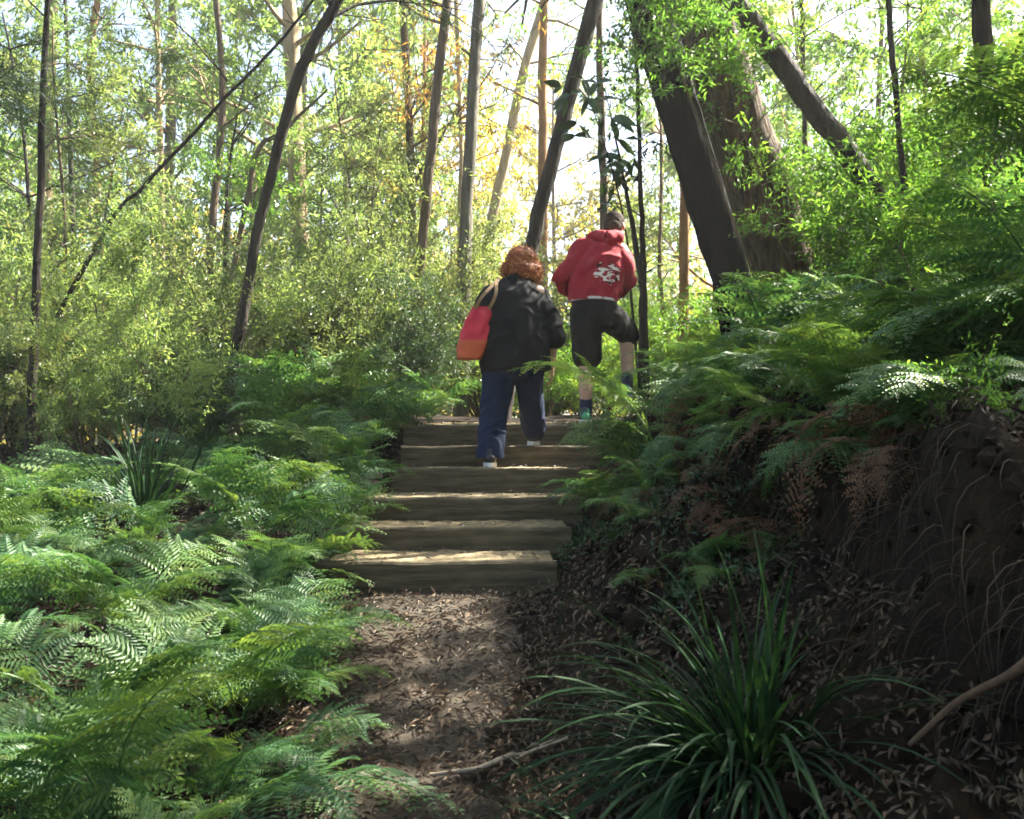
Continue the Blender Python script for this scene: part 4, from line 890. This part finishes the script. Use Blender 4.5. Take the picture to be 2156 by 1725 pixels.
US = [bgtree_proto(31, 4.6, 'bark_mid', 'shrub', 'fine', 20, .035, cz=.18, bl=1.3, scale=1.25, density=1.5, lean=.12), bgtree_proto(32, 5.4, 'bark_dark', 'gum', 'mid', 22, .04, cz=.22, bl=1.5, scale=1.1, density=1.5, lean=.15), bgtree_proto(33, 4.2, 'bark_mid', 'bright', 'mid', 18, .03, cz=.2, bl=1.3, density=1.4, lean=.1)]
rr = random.Random(77)
for i, (x, y, k, s) in enumerate([(-5.4, 10.2, 0, 1), (-4.3, 12.5, 1, 1.1), (-3.0, 10.8, 2, .8), (-2.2, 13.2, 0, 1.1), (-6.6, 13, 1, 1.2), (-7.6, 15.5, 0, 1.4), (-5.2, 15.5, 2, 1.3), (-3.4, 16, 1, 1.2), (-1.2, 15, 1, 1.0), (-.3, 17, 0, 1.1), (-8.8, 12.5, 2, 1.2), (-1.9, 10.2, 0, .72), (2.6, 16, 0, 1.0), (4.2, 13.5, 2, 1.1), (4.4, 9.6, 2, .95), (5.4, 11.5, 1, 1.2), (6.2, 9.2, 2, 1.1), (7.4, 13.5, 2, 1.4)]):
    loc = (x, y, Gf(x, y)); lb = f"bushy young tree, {ORD[i] if i < 12 else str(i + 1) + 'th'} of the understorey counted from the left" if 0 else ["far left", "left", "left of the black leaning trunk", "under the black leaning trunk", "far left, behind a nearer one", "leftmost, in the rear", "left rear", "rear, behind the pale broad trunk", "rear, left of the middle trunks", "rear, behind the woman", "at the left edge", "small, above the ferns left of the woman", "rear, behind the man", "right of the big trunks", "sunlit, right of the massive trunk", "tall, behind the slanting trunk", "beside the thin dark trunk at right", "at the right rear"][i]
    lb = "bushy young tree of the understorey, " + lb
    if i == [0, 1, 2][k]: o = US[k]; o.location = loc; o.scale = (s,) * 3; o["label"] = lb; o["group"] = "young trees of the understorey"; o.name = "young_tree"
    else: copy_thing(US[k], loc, rr.uniform(0, 6.28), s, lb, "young trees of the understorey").name = "young_tree"
# ------------------------------------------------------------------ ferns
rr = random.Random(3); fl = []
def okf(x, y, d):
    return all((x - a) ** 2 + (y - b) ** 2 > d * d for a, b in fl)
tries = 0
while tries < 3000:
    tries += 1
    y = rr.uniform(1.75, 8.2); x = rr.uniform(-.66 * y - .3, -.5)
    edge = {0: -1.0}.get(0)
    lim = float(np.interp(y, [1.5, 2.5, 3.3, 4.2, 5.2, 5.9, 8.2], [-.50, -.58, -.78, -1.02, -1.12, -1.02, -1.0]))
    if x > lim or (y > 6.6 and x < -2.6): continue
    d = float(np.interp(y, [1.5, 3, 5, 8], [.39, .41, .44, .50]))
    if okf(x, y, d): fl.append((x, y))
fl.sort(key=lambda p: (int(p[1] / 1.1), p[0]))
rowc = {}
rown = {1: "closest row", 2: "second row", 3: "third row", 4: "fourth row", 5: "fifth row", 6: "sixth row", 7: "rear row"}
for i, (x, y) in enumerate(fl):
    rw = int(y / 1.1); rowc[rw] = rowc.get(rw, 0) + 1; c = rowc[rw]
    size = float(np.interp(y, [1.7, 2.6, 3.6, 5, 8], [.50, .56, .60, .68, .80])) * rr.uniform(.85, 1.15)
    fern(x, y, size, rr.randint(8, 11) if y > 3 else rr.randint(6, 9), 1000 + i, f"green fern, {ORD[c-1] if c <= 12 else str(c) + 'th'} from the left in the {rown.get(rw, 'front row')} of the bed", "ferns of the bed left of the track", dead=rr.choice([0, 1, 2, 3]))
for i, (x, y, s_, nf, lb) in enumerate([(-.98, 4.25, .55, 8, "beside the left end of the lowest step"), (-.95, 4.85, .55, 8, "overhanging the left end of the second step"), (-1.0, 5.4, .6, 8, "overhanging the left end of the third step"), (-1.1, 6.3, .62, 8, "beside the left end of the fourth step"),
       (-1.02, 7.25, .95, 10, "sunlit and tall, left of the topmost step"), (-1.45, 7.7, 1.0, 10, "tall, behind the one left of the topmost step"), (-.75, 8.1, .75, 9, "low, just behind the topmost step's left end"), (-1.9, 7.3, 1.0, 10, "tall, second to the left of the topmost step"),
       (-.74, 2.95, .42, 7, "at the edge of the dirt path, nearest the camera but one"), (-.72, 3.6, .42, 7, "at the edge of the dirt path halfway to the steps")]):
    fern(x, y, s_, nf, 1500 + i, "green fern " + lb, "ferns along the left side of the steps", dead=1)
print("ferns left", len(fl))
# named ferns
fern(-.90, 2.12, .74, 9, 1, "large fern at the bottom left with fronds spreading down towards the corner", None, True, yaw0=-1.9, spread=4.4, flat=.16)
fern(-.66, 2.45, .40, 5, 2, "small fern beside the dirt path near the bottom with one pale sunlit frond", None, True, yaw0=-.3, spread=3.0, flat=.2)
# fern right of and on the bank
RB = [(.78, 5.3, .62, 6, 3.2, 2.2, "fern on the bank whose long frond reaches in front of the man's legs"),
      (.62, 4.8, .5, 6, 3.4, 3.0, "fern low on the bank beside the fourth timber step"),
      (1.05, 6.2, .8, 8, None, 6.28, "fern on the bank right of the man's shorts"),
      (1.25, 4.6, .62, 7, 3.6, 3.4, "drooping fern on the middle of the bank"),
      (1.55, 5.4, .85, 9, None, 6.28, "full fern on the crest below the big black trunk"),
      (1.9, 6.4, .95, 9, None, 6.28, "fern at the foot of the big black trunk"),
      (2.5, 6.6, 1.0, 9, None, 6.28, "fern at the foot of the massive brown trunk"),
      (2.15, 5.2, .95, 9, None, 6.28, "tall fern on the crest right of the big trunks"),
      (1.75, 4.3, .75, 8, 3.5, 4.5, "dark fern hanging over the crest above the earth cutting"),
      (2.75, 5.6, 1.0, 9, None, 6.28, "tall fern behind the crest below the slanting trunk"),
      (2.25, 3.7, .95, 9, 3.6, 3.4, "large dark fern spilling over the right bank with broad fronds"),
      (2.9, 4.6, 1.0, 9, None, 6.28, "tall fern near the dark mossy trunk"),
      (3.3, 5.6, 1.1, 9, None, 6.28, "fern behind the mossy trunk at the right edge"),
      (2.3, 3.0, .72, 7, 2.9, 2.6, "fern at the right edge hanging down over the bank"),
      (3.6, 6.8, 1.1, 9, None, 6.28, "far fern under the bright leaves on the right"),
      (1.35, 7.2, .7, 8, None, 6.28, "fern just right of the man behind the nearer ones"),
      (3.1, 7.8, .9, 8, None, 6.28, "pale green fern behind the massive trunk"),
      (.98, 8.4, .6, 7, None, 6.28, "small fern beyond the man on the track's edge"), (2.45, 4.3, 1.25, 9, None, 6.28, "very tall fern behind the crest at the right edge"), (2.2, 5.0, 1.15, 9, None, 6.28, "very tall fern below the bright leaves right of the big trunks"), (3.1, 5.3, 1.3, 9, None, 6.28, "very tall fern beside the dark mossy trunk"), (1.85, 5.7, 1.05, 9, None, 6.28, "tall fern hiding the foot of the big black trunk")]
for i, (x, y, s, nf, yw, sp, lb) in enumerate(RB):
    f_ = fern(x, y, s, nf, 500 + i, lb, "ferns of the right bank", near=y < 5, yaw0=yw, spread=sp, dead=rr.choice([0, 1, 2]), flat=.1)
    if i == 0: obj("frond", FR_N[0], f_, (.10, 0, .02), (.1, -.05, 3.10), 1.28); obj("frond", FR_N[4], f_, (.12, 0, .0), (-.2, .05, 3.5), .95)

LBL = ["on the lower bank beside the lowest step", "halfway up the bank above the tussock", "hanging from the crest above the dark hollow", "on the crest just left of the big hanging fern", "low on the bank beside the second step",
       "at the lip of the earth cutting, upper right", "near the right edge, hanging low over the cutting", "below the crest, left of the dark hollow", "above the third step where the bank begins", "on the crest midway between the man and the right edge",
       "behind the lip of the cutting at the right edge", "over the middle of the crest with long drooping fronds", "at the crest just under the big black trunk", "small, on the bank face right of the steps", "at the lip of the cutting with dry fronds hanging under it", "lowest at the right edge on the lip of the cutting", "left end of the lip above the dark hollow", "behind the lip at the right, half hidden", "leaning over the right end of the fourth step", "leaning over the right end of the third step", "tiny, on the bare soil above the tussock"]
for i, (x, y, s, nf, yw, sp) in enumerate([(.62, 4.1, .36, 5, 3.2, 3.6), (.95, 3.5, .38, 5, 3.4, 3.0), (1.25, 3.35, .62, 7, 3.7, 2.8), (1.30, 4.0, .66, 7, 3.6, 3.2), (.72, 4.55, .40, 5, 3.0, 3.0),
       (1.75, 3.5, .80, 8, 3.8, 3.0), (1.75, 2.85, .55, 6, 3.7, 2.6), (1.05, 4.0, .45, 5, 3.6, 2.6), (.85, 5.4, .5, 6, 3.4, 3.4), (1.45, 4.7, .75, 8, 3.7, 4.0), (2.15, 3.35, .9, 8, 3.7, 3.4), (1.65, 4.15, .85, 8, 3.9, 3.0), (1.35, 6.1, .9, 9, 3.6, 5.0), (.55, 3.55, .26, 4, 3.3, 3.0), (1.42, 2.75, .62, 8, 3.9, 3.2), (1.75, 2.45, .62, 8, 3.9, 3.4), (1.28, 3.05, .55, 7, 3.8, 3.0), (1.85, 3.0, .75, 9, 3.9, 4.0), (.85, 4.95, .5, 7, 3.3, 3.4), (1.0, 4.4, .5, 7, 3.4, 3.2), (.75, 3.2, .28, 5, 3.4, 3)]):
    fern(x, y, s, nf, 800 + i, "green fern " + LBL[i], "ferns hanging over the bank", near=True, yaw0=yw, spread=sp, dead=3, flat=.38 if s < .85 else .25)
rd = random.Random(4)
for i, (x, y, s) in enumerate([(1.15, 3.2, .5), (1.32, 2.9, .5), (1.05, 3.6, .5), (1.5, 2.6, .5), (.95, 4.2, .5), (.75, 4.7, .45), (1.15, 2.7, .35), (.85, 3.7, .4), (1.2, 4.5, .6), (1.6, 3.2, .6), (.7, 5.2, .45)]):
    r = empty("dead_fern", (x, y, Gf(x, y) + .05), 0, "withered brown fern hanging on the bank, " + ["above the dark hollow", "over the bare cutting", "left of the dark hollow", "at the right edge of the cutting", "right of the third step", "right of the fourth step", "lowest on the cutting, behind the tussock", "small, behind the top of the tussock", "under the crest below the big black trunk", "on the lip of the cutting", "right of the topmost steps"][i], "fern", "dead ferns on the bank")
    for k in range(7): obj("dry_frond", FR_D[k % 3], r, (0, 0, 0), (rd.gauss(0, .3), .45 + rd.gauss(0, .25), 3.7 + rd.gauss(0, .8)), s * rd.uniform(.6, 1.2))
for i_, (x, y, z, s_, yw, lb) in enumerate([(2.02, 3.15, 1.0, 1.05, 3.55, "large dark fern at the right edge with broad fronds sweeping down to the left"), (2.25, 3.5, 1.35, 1.05, 3.3, "large fern above the right edge of the bank, its fronds reaching in at mid height")]):
    z = max(Gf(x, y), 0) if 0 else Gf(x, y)
    r = empty("fern", (x, y, z), 0, lb, "fern")
    for k in range(7): obj("frond", FR_N[(2, 0, 5, 3)[k % 4]], r, (0, 0, .0), (rd.gauss(0, .12), .12 + .10 * (k % 3), yw + (k - 3) * .33), s_ * (1.15 - .08 * (k % 3)))
# tree fern beyond the right edge, fronds reaching in
base = np.array((2.75, 3.9, Gf(2.75, 3.9)))
r = empty("tree_fern", tuple(base), 0, "tree fern leaning in from the right edge, blue green fronds arching overhead", "tree fern")
mb = MB(); tube(mb, [base + (0, 0, -.1), base + (.02, 0, .45), base + (0, .03, .90)], [.09, .075, .06], 12, np.random.default_rng(2), .12)
obj("trunk", mb.mesh("trunk", M['bark_dark'], off=base), r)
for i in range(11):
    obj("frond", FR_N[i % 4], r, (0, .03, .88), (random.Random(i).gauss(0, .12), .10, 2.2 + i * .571), 1.4)

# ------------------------------------------------------------------ strap-leaved tussock in front
def tussock(px, py, Y, n, Lm, label, seed, lean=(-.35, -.1), sc=1.0, z=None, el0=38, g0=1.0, el1=86):
    rng = np.random.default_rng(seed); b = P(px, py, Y); b[2] = Gf(b[0], b[1]) - .02 if z is None else z
    r = empty("sedge_tussock", tuple(b), 0, label, "grass tussock"); mb = MB()
    for i in range(n):
        th = rng.uniform(0, 6.283); rad = abs(rng.normal()) * .06
        p = b + np.array((math.cos(th) * rad, math.sin(th) * rad, 0))
        el = R(rng.uniform(el0, el1)); d = np.array((math.cos(th) * math.cos(el) + lean[0], math.sin(th) * math.cos(el) + lean[1], math.sin(el)))
        d = nrm(d); L = Lm * rng.uniform(.55, 1.15); m = 12; w = rng.uniform(.0036, .0066) * sc
        pts = [p]; g = rng.uniform(.07, .2) * g0; wob = rng.normal() * .02
        for k in range(m - 1):
            d = nrm(d + np.array((wob, 0, -g * (.3 + k / m)))); pts.append(pts[-1] + d * L / m)
        pts = np.array(pts); T_ = nrm(np.gradient(pts, axis=0)); S = nrm(np.cross(T_, np.array((0, 0, 1.0)) + rng.normal(size=3) * .15)); N = np.cross(S, T_)
        ww = w * np.minimum(1, 3.2 * (1 - np.linspace(0, 1, m))) ** .7 * np.interp(np.linspace(0, 1, m), [0, .2, 1], [.7, 1, 1]); ww[-1] = .0004
        V = np.stack([pts - S * ww[:, None] + N * ww[:, None] * .45, pts, pts + S * ww[:, None] + N * ww[:, None] * .45], 1).reshape(-1, 3)
        ix = np.arange(m * 3).reshape(m, 3)
        F = np.concatenate([np.stack([ix[:-1, j], ix[:-1, j + 1], ix[1:, j + 1], ix[1:, j]], 1) for j in (0, 1)])
        mb.add(V, F, float(np.clip(rng.random() * .95 + (.5 if rng.random() < .05 else 0), 0, 1)))
    obj("blades", mb.mesh("blades", M['sedge'], smooth=True, off=b), r); return r
tussock(1565, 1650, 2.1, 290, .58, "big dark green tussock of long arching blades in the bottom right foreground", 4, lean=(-.35, -.25), el0=18, g0=1.15, el1=78)
tussock(1420, 1830, 1.85, 70, .38, "low spreading tussock at the bottom edge in front of the big one", 5)
tussock(300, 1040, 5.2, 70, .75, "grassy tussock with upright blades among the ferns at left", 6, lean=(0, 0), sc=1.3)
tussock(640, 880, 8.0, 60, .8, "tall grass tuft behind the ferns left of the steps", 7, lean=(0, 0), sc=1.5)

# ------------------------------------------------------------------ leaf litter, twigs, roots
rng = np.random.default_rng(9)
def on_ground(n, xf, y0, y1, L, W, pile=.02, lift=.0, tilt=.35, seed=0, v0=0.0, v1=.93, steep=1.3):
    rg = np.random.default_rng(seed); y = y0 + (y1 - y0) * rg.random(n) ** 1.2; x0, x1 = xf(y); x = x0 + (x1 - x0) * rg.random(n)
    z = G(x, y) + .016 + rg.random(n) * pile
    th = rg.uniform(0, 6.283, n); D = np.stack([np.cos(th), np.sin(th), rg.normal(size=n) * tilt], 1)
    gx = (G(x + .03, y) - G(x - .03, y)) / .06; gy = (G(x, y + .03) - G(x, y - .03)) / .06
    D[:, 2] += D[:, 0] * gx + D[:, 1] * gy
    kk = np.hypot(gx, gy) < steep + rg.random(n) * .8; x, y, z, D, gx, gy = x[kk], y[kk], z[kk], D[kk], gx[kk], gy[kk]; n = len(x)
    up = np.stack([-gx, -gy, np.ones(n)], 1) + rg.normal(size=(n, 3)) * .5
    mb = MB(); leaves(mb, np.stack([x, y, z], 1), D, L * rg.uniform(.5, 1.3, n), W * rg.uniform(.6, 1.3, n), rg, up=up, var=v0 + (v1 - v0) * rg.random(n), cup=.5 * 1, kite=.5)
    return mb
mb = on_ground(7000, lambda y: (toe(y) - 1.15, toe(y) + .05), 1.2, 4.12, .034, .009, seed=1)
tag(obj("path_litter", mb.mesh("path_litter", M['litter'])), "dry curled gum leaves scattered over the dirt path", "leaf litter", kind="stuff")
mb = on_ground(1300, lambda y: (toe(y) - 1.15, toe(y) + .5), 1.2, 4.12, .048, .012, seed=21, v0=.8, v1=1.0)
tag(obj("pale_litter", mb.mesh("pale_litter", M['litter'])), "larger pale bleached gum leaves lying along the path", "leaf litter", kind="stuff")
mb = on_ground(24000, lambda y: (toe(y) - .03 - .42 * np.random.default_rng(3).random(len(y)) ** 2.2, toe(y) + 2.2), 1.2, 7.5, .033, .0085, seed=2, tilt=.6, pile=.03)
tag(obj("bank_litter", mb.mesh("bank_litter", M['litter'])), "brown leaves and bark scraps lying on the right bank", "leaf litter", kind="stuff")
mb = on_ground(9000, lambda y: (-.66 * y - .5, -.8 + 0 * y), 1.3, 8.0, .05, .014, seed=3, tilt=.6, pile=.04)
tag(obj("fern_litter", mb.mesh("fern_litter", M['litter'])), "dead leaves lying between the ferns of the left bed", "leaf litter", kind="stuff")
rg = np.random.default_rng(41); n = 42000; y = 1.2 + 6.6 * rg.random(n) ** 1.2; x = toe(y) + .05 + 2.6 * rg.random(n)
kk = (vnoise(x * 3.1 + 20, y * 3.1 + 4) + .5 * vnoise(x * 9, y * 9)) > .06 + .12 * sstep(4, 2.2, y)
x, y = x[kk], y[kk]; z = G(x, y) + .01 + .05 * rg.random(len(x)); D = rg.normal(size=(len(x), 3)) + (-.5, -.5, .6)
mb = MB(); leaves(mb, np.stack([x, y, z], 1), D, (.03 + .004 * y) * rg.uniform(.4, 1.4, len(x)), .011, rg, up=rg.normal(size=(len(x), 3)) * .5 + (-.6, -.3, .8))
tag(obj("ground_cover", mb.mesh("ground_cover", M['broad'])), "small dark green weeds creeping over the bank in patches", "ground cover", kind="stuff")
# leaves on the treads
rg = np.random.default_rng(77); mb = MB()
for k in range(6):
    y1 = STEP_Y[k + 1] if k < 5 else 8.2; n = 60 if k < 5 else 220
    x0, x1 = left_end[k] + .05, float(toe(STEP_Y[k])) + .15
    x = x0 + (x1 - x0) * rg.random(n) ** .8; y = STEP_Y[k] + .03 + (y1 - STEP_Y[k] - .06) * rg.random(n)
    z = STEP_Z[k] + .006 + (.05 * (y - STEP_Y[k]) if k == 5 else 0) + rg.random(n) * .006
    th = rg.uniform(0, 6.28, n)
    leaves(mb, np.stack([x, y, z], 1), np.stack([np.cos(th), np.sin(th), rg.normal(size=n) * .15], 1), .04 * rg.uniform(.5, 1.2, n), .011, rg, up=np.array((0, 0, 1.)) + rg.normal(size=(n, 3)) * .3, var=rg.random(n))
tag(obj("tread_litter", mb.mesh("tread_litter", M['litter'])), "fallen leaves on the gravel treads of the steps", "leaf litter", kind="stuff")
# dry twigs, roots and stalks on the bank
mb = MB(); rg = np.random.default_rng(5)
for i in range(2600):
    y = rg.uniform(1.3, 6.5); u = rg.uniform(.0, 1.7) ; x = float(toe(y)) + u
    z = Gf(x, y); L = rg.uniform(.06, .4); gx = (Gf(x + .05, y) - Gf(x - .05, y)) / .1
    d = nrm(np.array((-1, rg.normal() * .8, -gx + rg.normal() * .35))) if rg.random() < .6 else nrm(rg.normal(size=3))
    d[1] -= .2
    pts = [np.array((x, y, z + .02))]
    for k in range(4):
        q = pts[-1] + d * L / 4; q[2] = max(q[2], Gf(q[0], q[1]) + .012); pts.append(q); d = nrm(d + rg.normal(size=3) * .2)
    tube(mb, pts, np.linspace(1, .4, 5) * rg.uniform(.0012, .0035), 4, var=rg.random(), cap=False)
for i in range(220):
    y = rg.uniform(1.3, 4.1); x = float(toe(y)) - rg.uniform(0, 1.1); z = Gf(x, y) + .018; th = rg.uniform(0, 6.28); L = rg.uniform(.04, .16)
    q = np.array((x + math.cos(th) * L, y + math.sin(th) * L, 0)); q[2] = Gf(q[0], q[1]) + .02; m_ = (q + (x, y, z)) / 2 + rg.normal(size=3) * .006
    m_[2] = max(m_[2], Gf(m_[0], m_[1]) + .018)
    tube(mb, [(x, y, z), m_, q], [.002, .002, .001], 4, var=rg.random(), cap=False)
cl = MB(); n_ = 0
th_, ph_ = np.meshgrid(np.linspace(.3, 2.84, 4), np.linspace(0, 6.283, 6, endpoint=False), indexing='ij')
for i in range(1500):
    y = rg.uniform(1.3, 5.5); x = float(toe(y)) + rg.uniform(.2, 1.7); gx = (Gf(x + .04, y) - Gf(x - .04, y)) / .08
    if gx < .45 and rg.random() < .7: continue
    r_ = rg.uniform(.006, .028) * (1 if rg.random() < .9 else 1.8); c_ = np.array((x - r_ * .3, y, Gf(x, y) + r_ * .3))
    V = np.stack([np.sin(th_) * np.cos(ph_), np.sin(th_) * np.sin(ph_), np.cos(th_)], -1) * (1 + rg.normal(size=th_.shape) * .18)[..., None] * r_ * rg.uniform(.6, 1.3, 3) + c_
    V = np.vstack([V.reshape(-1, 3), c_ + (0, 0, r_), c_ - (0, 0, r_)]); ix = np.arange(24).reshape(4, 6); nx = np.roll(ix, -1, 1)
    F = np.concatenate([np.stack([ix[:-1], ix[1:], nx[1:]], -1).reshape(-1, 3), np.stack([ix[:-1], nx[1:], nx[:-1]], -1).reshape(-1, 3), np.stack([ix[0], nx[0], np.full(6, 24)], -1), np.stack([nx[3], ix[3], np.full(6, 25)], -1)])
    cl.add(V, F)
tag(obj("soil_clods", cl.mesh("soil_clods", M['soil'])), "crumbly lumps of dark earth on the face of the bank", "soil clods", kind="stuff")
mb = on_ground(260, lambda y: (toe(y) - .1, toe(y) + 1.1), 1.6, 5.5, .11, .012, seed=31, tilt=.15, steep=.6, v0=.1, v1=.85)
tag(obj("bark_strips", mb.mesh("bark_strips", M['litter'])), "long curled strips of shed bark lying on the bank", "bark litter", kind="stuff")
hr_ = MB()
for i in range(2600):
    y = rg.uniform(1.7, 4.6); x = float(toe(y)) + rg.uniform(.55, 1.5)
    gx = (Gf(x + .04, y) - Gf(x - .04, y)) / .08
    if gx < .9: continue
    z = Gf(x, y); d = np.array((-.9, rg.normal() * .2 - .1, .2)); pts = [np.array((x, y, z))]; L = rg.uniform(.08, .38)
    for k in range(6):
        q = pts[-1] + nrm(d) * L / 6; pts.append(q); d = d + np.array((rg.normal() * .25 + .12, rg.normal() * .3, -.55))
    tube(hr_, pts, np.linspace(1, .3, 7) * rg.uniform(.0008, .0026), 3, var=rg.random() * .8, cap=False)
tag(obj("hanging_roots", hr_.mesh("hanging_roots", M['twig'])), "fine roots and dead grass hanging over the face of the earth cutting", "roots", kind="stuff")
tag(obj("twig_litter", mb.mesh("twig_litter", M['twig'])), "fine dry twigs and stalks strewn on bank and path", "twigs", kind="stuff")
def stick(name, pxs, rads, mat, label, cat, lift=.035):
    pts = []
    for px, py in pxs:      # stand the pixel's ray on the ground
        best = None
        for Y in np.arange(1.2, 9, .01):
            q = P(px, py, Y)
            if q[2] <= Gf(q[0], q[1]) + lift: best = q; break
        pts.append(best if best is not None else P(px, py, 3))
    pts = np.array(pts); C = smooth_path(pts, 18)
    C[:, 2] = np.maximum(C[:, 2], [Gf(a, b) + lift for a, b in C[:, :2]])
    mb = MB(); tube(mb, C, np.interp(np.linspace(0, 1, 18), np.linspace(0, 1, len(rads)), rads), 8, np.random.default_rng(3), .08)
    o = obj(name, mb.mesh(name, M[mat], smooth=True, off=C[0]), None, tuple(C[0])); return tag(o, label, cat)
stick("fallen_stick", [(905, 1636), (1000, 1620), (1100, 1590), (1195, 1555)], [.005, .008, .005], 'dry_stick', "long thin curved stick lying across the dirt path near the bottom", "stick")
stick("fallen_stick", [(1085, 1600), (1140, 1570), (1165, 1560)], [.005, .004], 'dry_stick', "short forked twig on the path just under the long curved stick", "stick")
g0 = P(1915, 1568, 1.80); g1 = P(2250, 1325, 1.58)
C = smooth_path([g0, g0 * .66 + g1 * .34 + (0, 0, .014), g0 * .33 + g1 * .67 - (0, 0, .006), g1], 18)
mb = MB(); tube(mb, C, np.linspace(.005, .010, 18), 9, np.random.default_rng(3), .08)
tag(obj("fallen_branch", mb.mesh("fallen_branch", M['root'], smooth=True, off=C[0]), None, tuple(C[0])), "straight dead branch lying aslant on the soil at the lower right", "branch")
stick("fallen_branch", [(1640, 980), (1740, 900), (1800, 850)], [.006, .004], 'twig', "thin bare stick on the bank crest above the dark cutting", "stick", .03)

# sapling with big dark leaves hanging above the walkers
bs = MB(); lf = MB(); rg = np.random.default_rng(61)
pts = [P(a, c, 7.9) for a, c in ((1330, 640), (1322, 520), (1300, 400), (1268, 290), (1235, 190))]
base = pts[0].copy(); base[2] = Gf(base[0] + .1, base[1]) - .05; base[0] += .1
C = smooth_path([base] + pts, 40); tube(bs, C, np.linspace(.014, .004, 40), 7)
r = empty("broad_leaved_sapling", tuple(base), 0, "thin sapling with large dark drooping leaves hanging above the two walkers", "sapling")
for (a, c) in ((1180, 195), (1200, 200), (1225, 185), (1235, 225), (1215, 260), (1250, 262), (1240, 300), (1265, 290), (1285, 270), (1290, 240), (1265, 215), (1300, 300), (1275, 320), (1255, 180), (1310, 360), (1300, 345), (1320, 330), (1190, 215), (1210, 290), (1270, 245)):
    q = P(a, c, 7.9) + rg.normal(size=3) * (.0, .12, .0); k = int(np.argmin(np.linalg.norm(C - q, axis=1))); k = max(0, k - 2); st = C[k]
    tube(bs, [st, (st + q) / 2 + (0, 0, .03), q], [.003, .002, .0015], 4)
    for m_ in range(3):
        d = nrm(q - st + rg.normal(size=3) * .12); d = nrm(d + rg.normal(size=3) * .45 + (0, 0, -.55)); L = rg.uniform(.13, .22); S = nrm(np.cross(d, rg.normal(size=3) * .5 + (0, -1, .4)))
        u = np.linspace(0, 1, 9); w = np.sin(np.pi * u ** .8) ** .8 * L * .17; cc = q + d * (u * L)[:, None] + np.array((0, 0, -1.)) * (u ** 2 * L * .25)[:, None]; N = np.cross(S, d)
        V = np.stack([cc - S * w[:, None] + N * w[:, None] * .3, cc, cc + S * w[:, None] + N * w[:, None] * .3], 1).reshape(-1, 3); ix = np.arange(27).reshape(9, 3)
        lf.add(V, np.concatenate([np.stack([ix[:-1, j_], ix[:-1, j_ + 1], ix[1:, j_ + 1], ix[1:, j_]], 1) for j_ in (0, 1)]), rg.random())
obj("stem", bs.mesh("stem", M['bark_dark'], off=base), r); obj("foliage", lf.mesh("foliage", M['broad'], smooth=True, off=base), r)
wd = MB(); tp = []; rg = np.random.default_rng(12); b = P(2150, 1120, 2.35); b[2] = Gf(b[0], b[1]) - .01
for k in range(7): grow(rg, b, np.array((-.7 + rg.normal() * .4, -.5 + rg.normal() * .3, .5 + rg.normal() * .3)), .22, .003, 1, 2, wd, tp, kids=(2, 4), sides=4)
r = empty("small_bush", tuple(b), 0, "small bush with tiny pale green leaves growing out of the cutting at the right edge", "bush"); cr = MB(); sprigs(cr, np.array([t[0] for t in tp]), np.array([t[1] for t in tp]), 'fine', rg, .3, density=.5)
obj("stems", wd.mesh("stems", M['twig'], off=b), r); obj("foliage", cr.mesh("foliage", M['bright'], off=b), r)
# the far wood, one mass beyond the trees one can tell apart
rg = np.random.default_rng(71); n = 26000; a = rg.uniform(-.72, .72, n * 3); y = rg.uniform(44, 62, n * 3); x = a * y; z = rg.uniform(-2, 21, n * 3)
dens = vnoise(x * .16 + 40, z * .22 + 10) + .6 * vnoise(x * .5 + 11, z * .5 + 20)
top = 15 - 6 * np.exp(-((x - 2) / 9) ** 2) + 3 * vnoise(x * .1 + 5, x * .0)
k = (dens > -.12 + .5 * sstep(-3, 3, z - top)); x, y, z = x[k][:n], y[k][:n], z[k][:n]
mb = MB(); leaves(mb, np.stack([x, y, z], 1), rg.normal(size=(len(x), 3)) + (0, 0, -.6), .75 * rg.uniform(.5, 1.2, len(x)), .24, rg)
tag(obj("distant_forest", mb.mesh("distant_forest", M['gold'])), "far sunlit wood glimpsed between the trunks", "forest", kind="stuff")

# ------------------------------------------------------------------ haze in the air under the trees
m, nt, out = newmat("haze_air"); pv = nt.nodes.new("ShaderNodeVolumePrincipled"); pv.inputs["Color"].default_value = (.95, .93, .86, 1)
pv.inputs["Density"].default_value = 0.0021; pv.inputs["Anisotropy"].default_value = .45
nt.links.new(pv.outputs[0], out.inputs["Volume"])
mb = MB(); box(mb, -95, 95, -40, 90, -14, 24)
tag(obj("haze", mb.mesh("haze", m)), "pale sunlit haze in the air of the forest", "haze", kind="stuff")
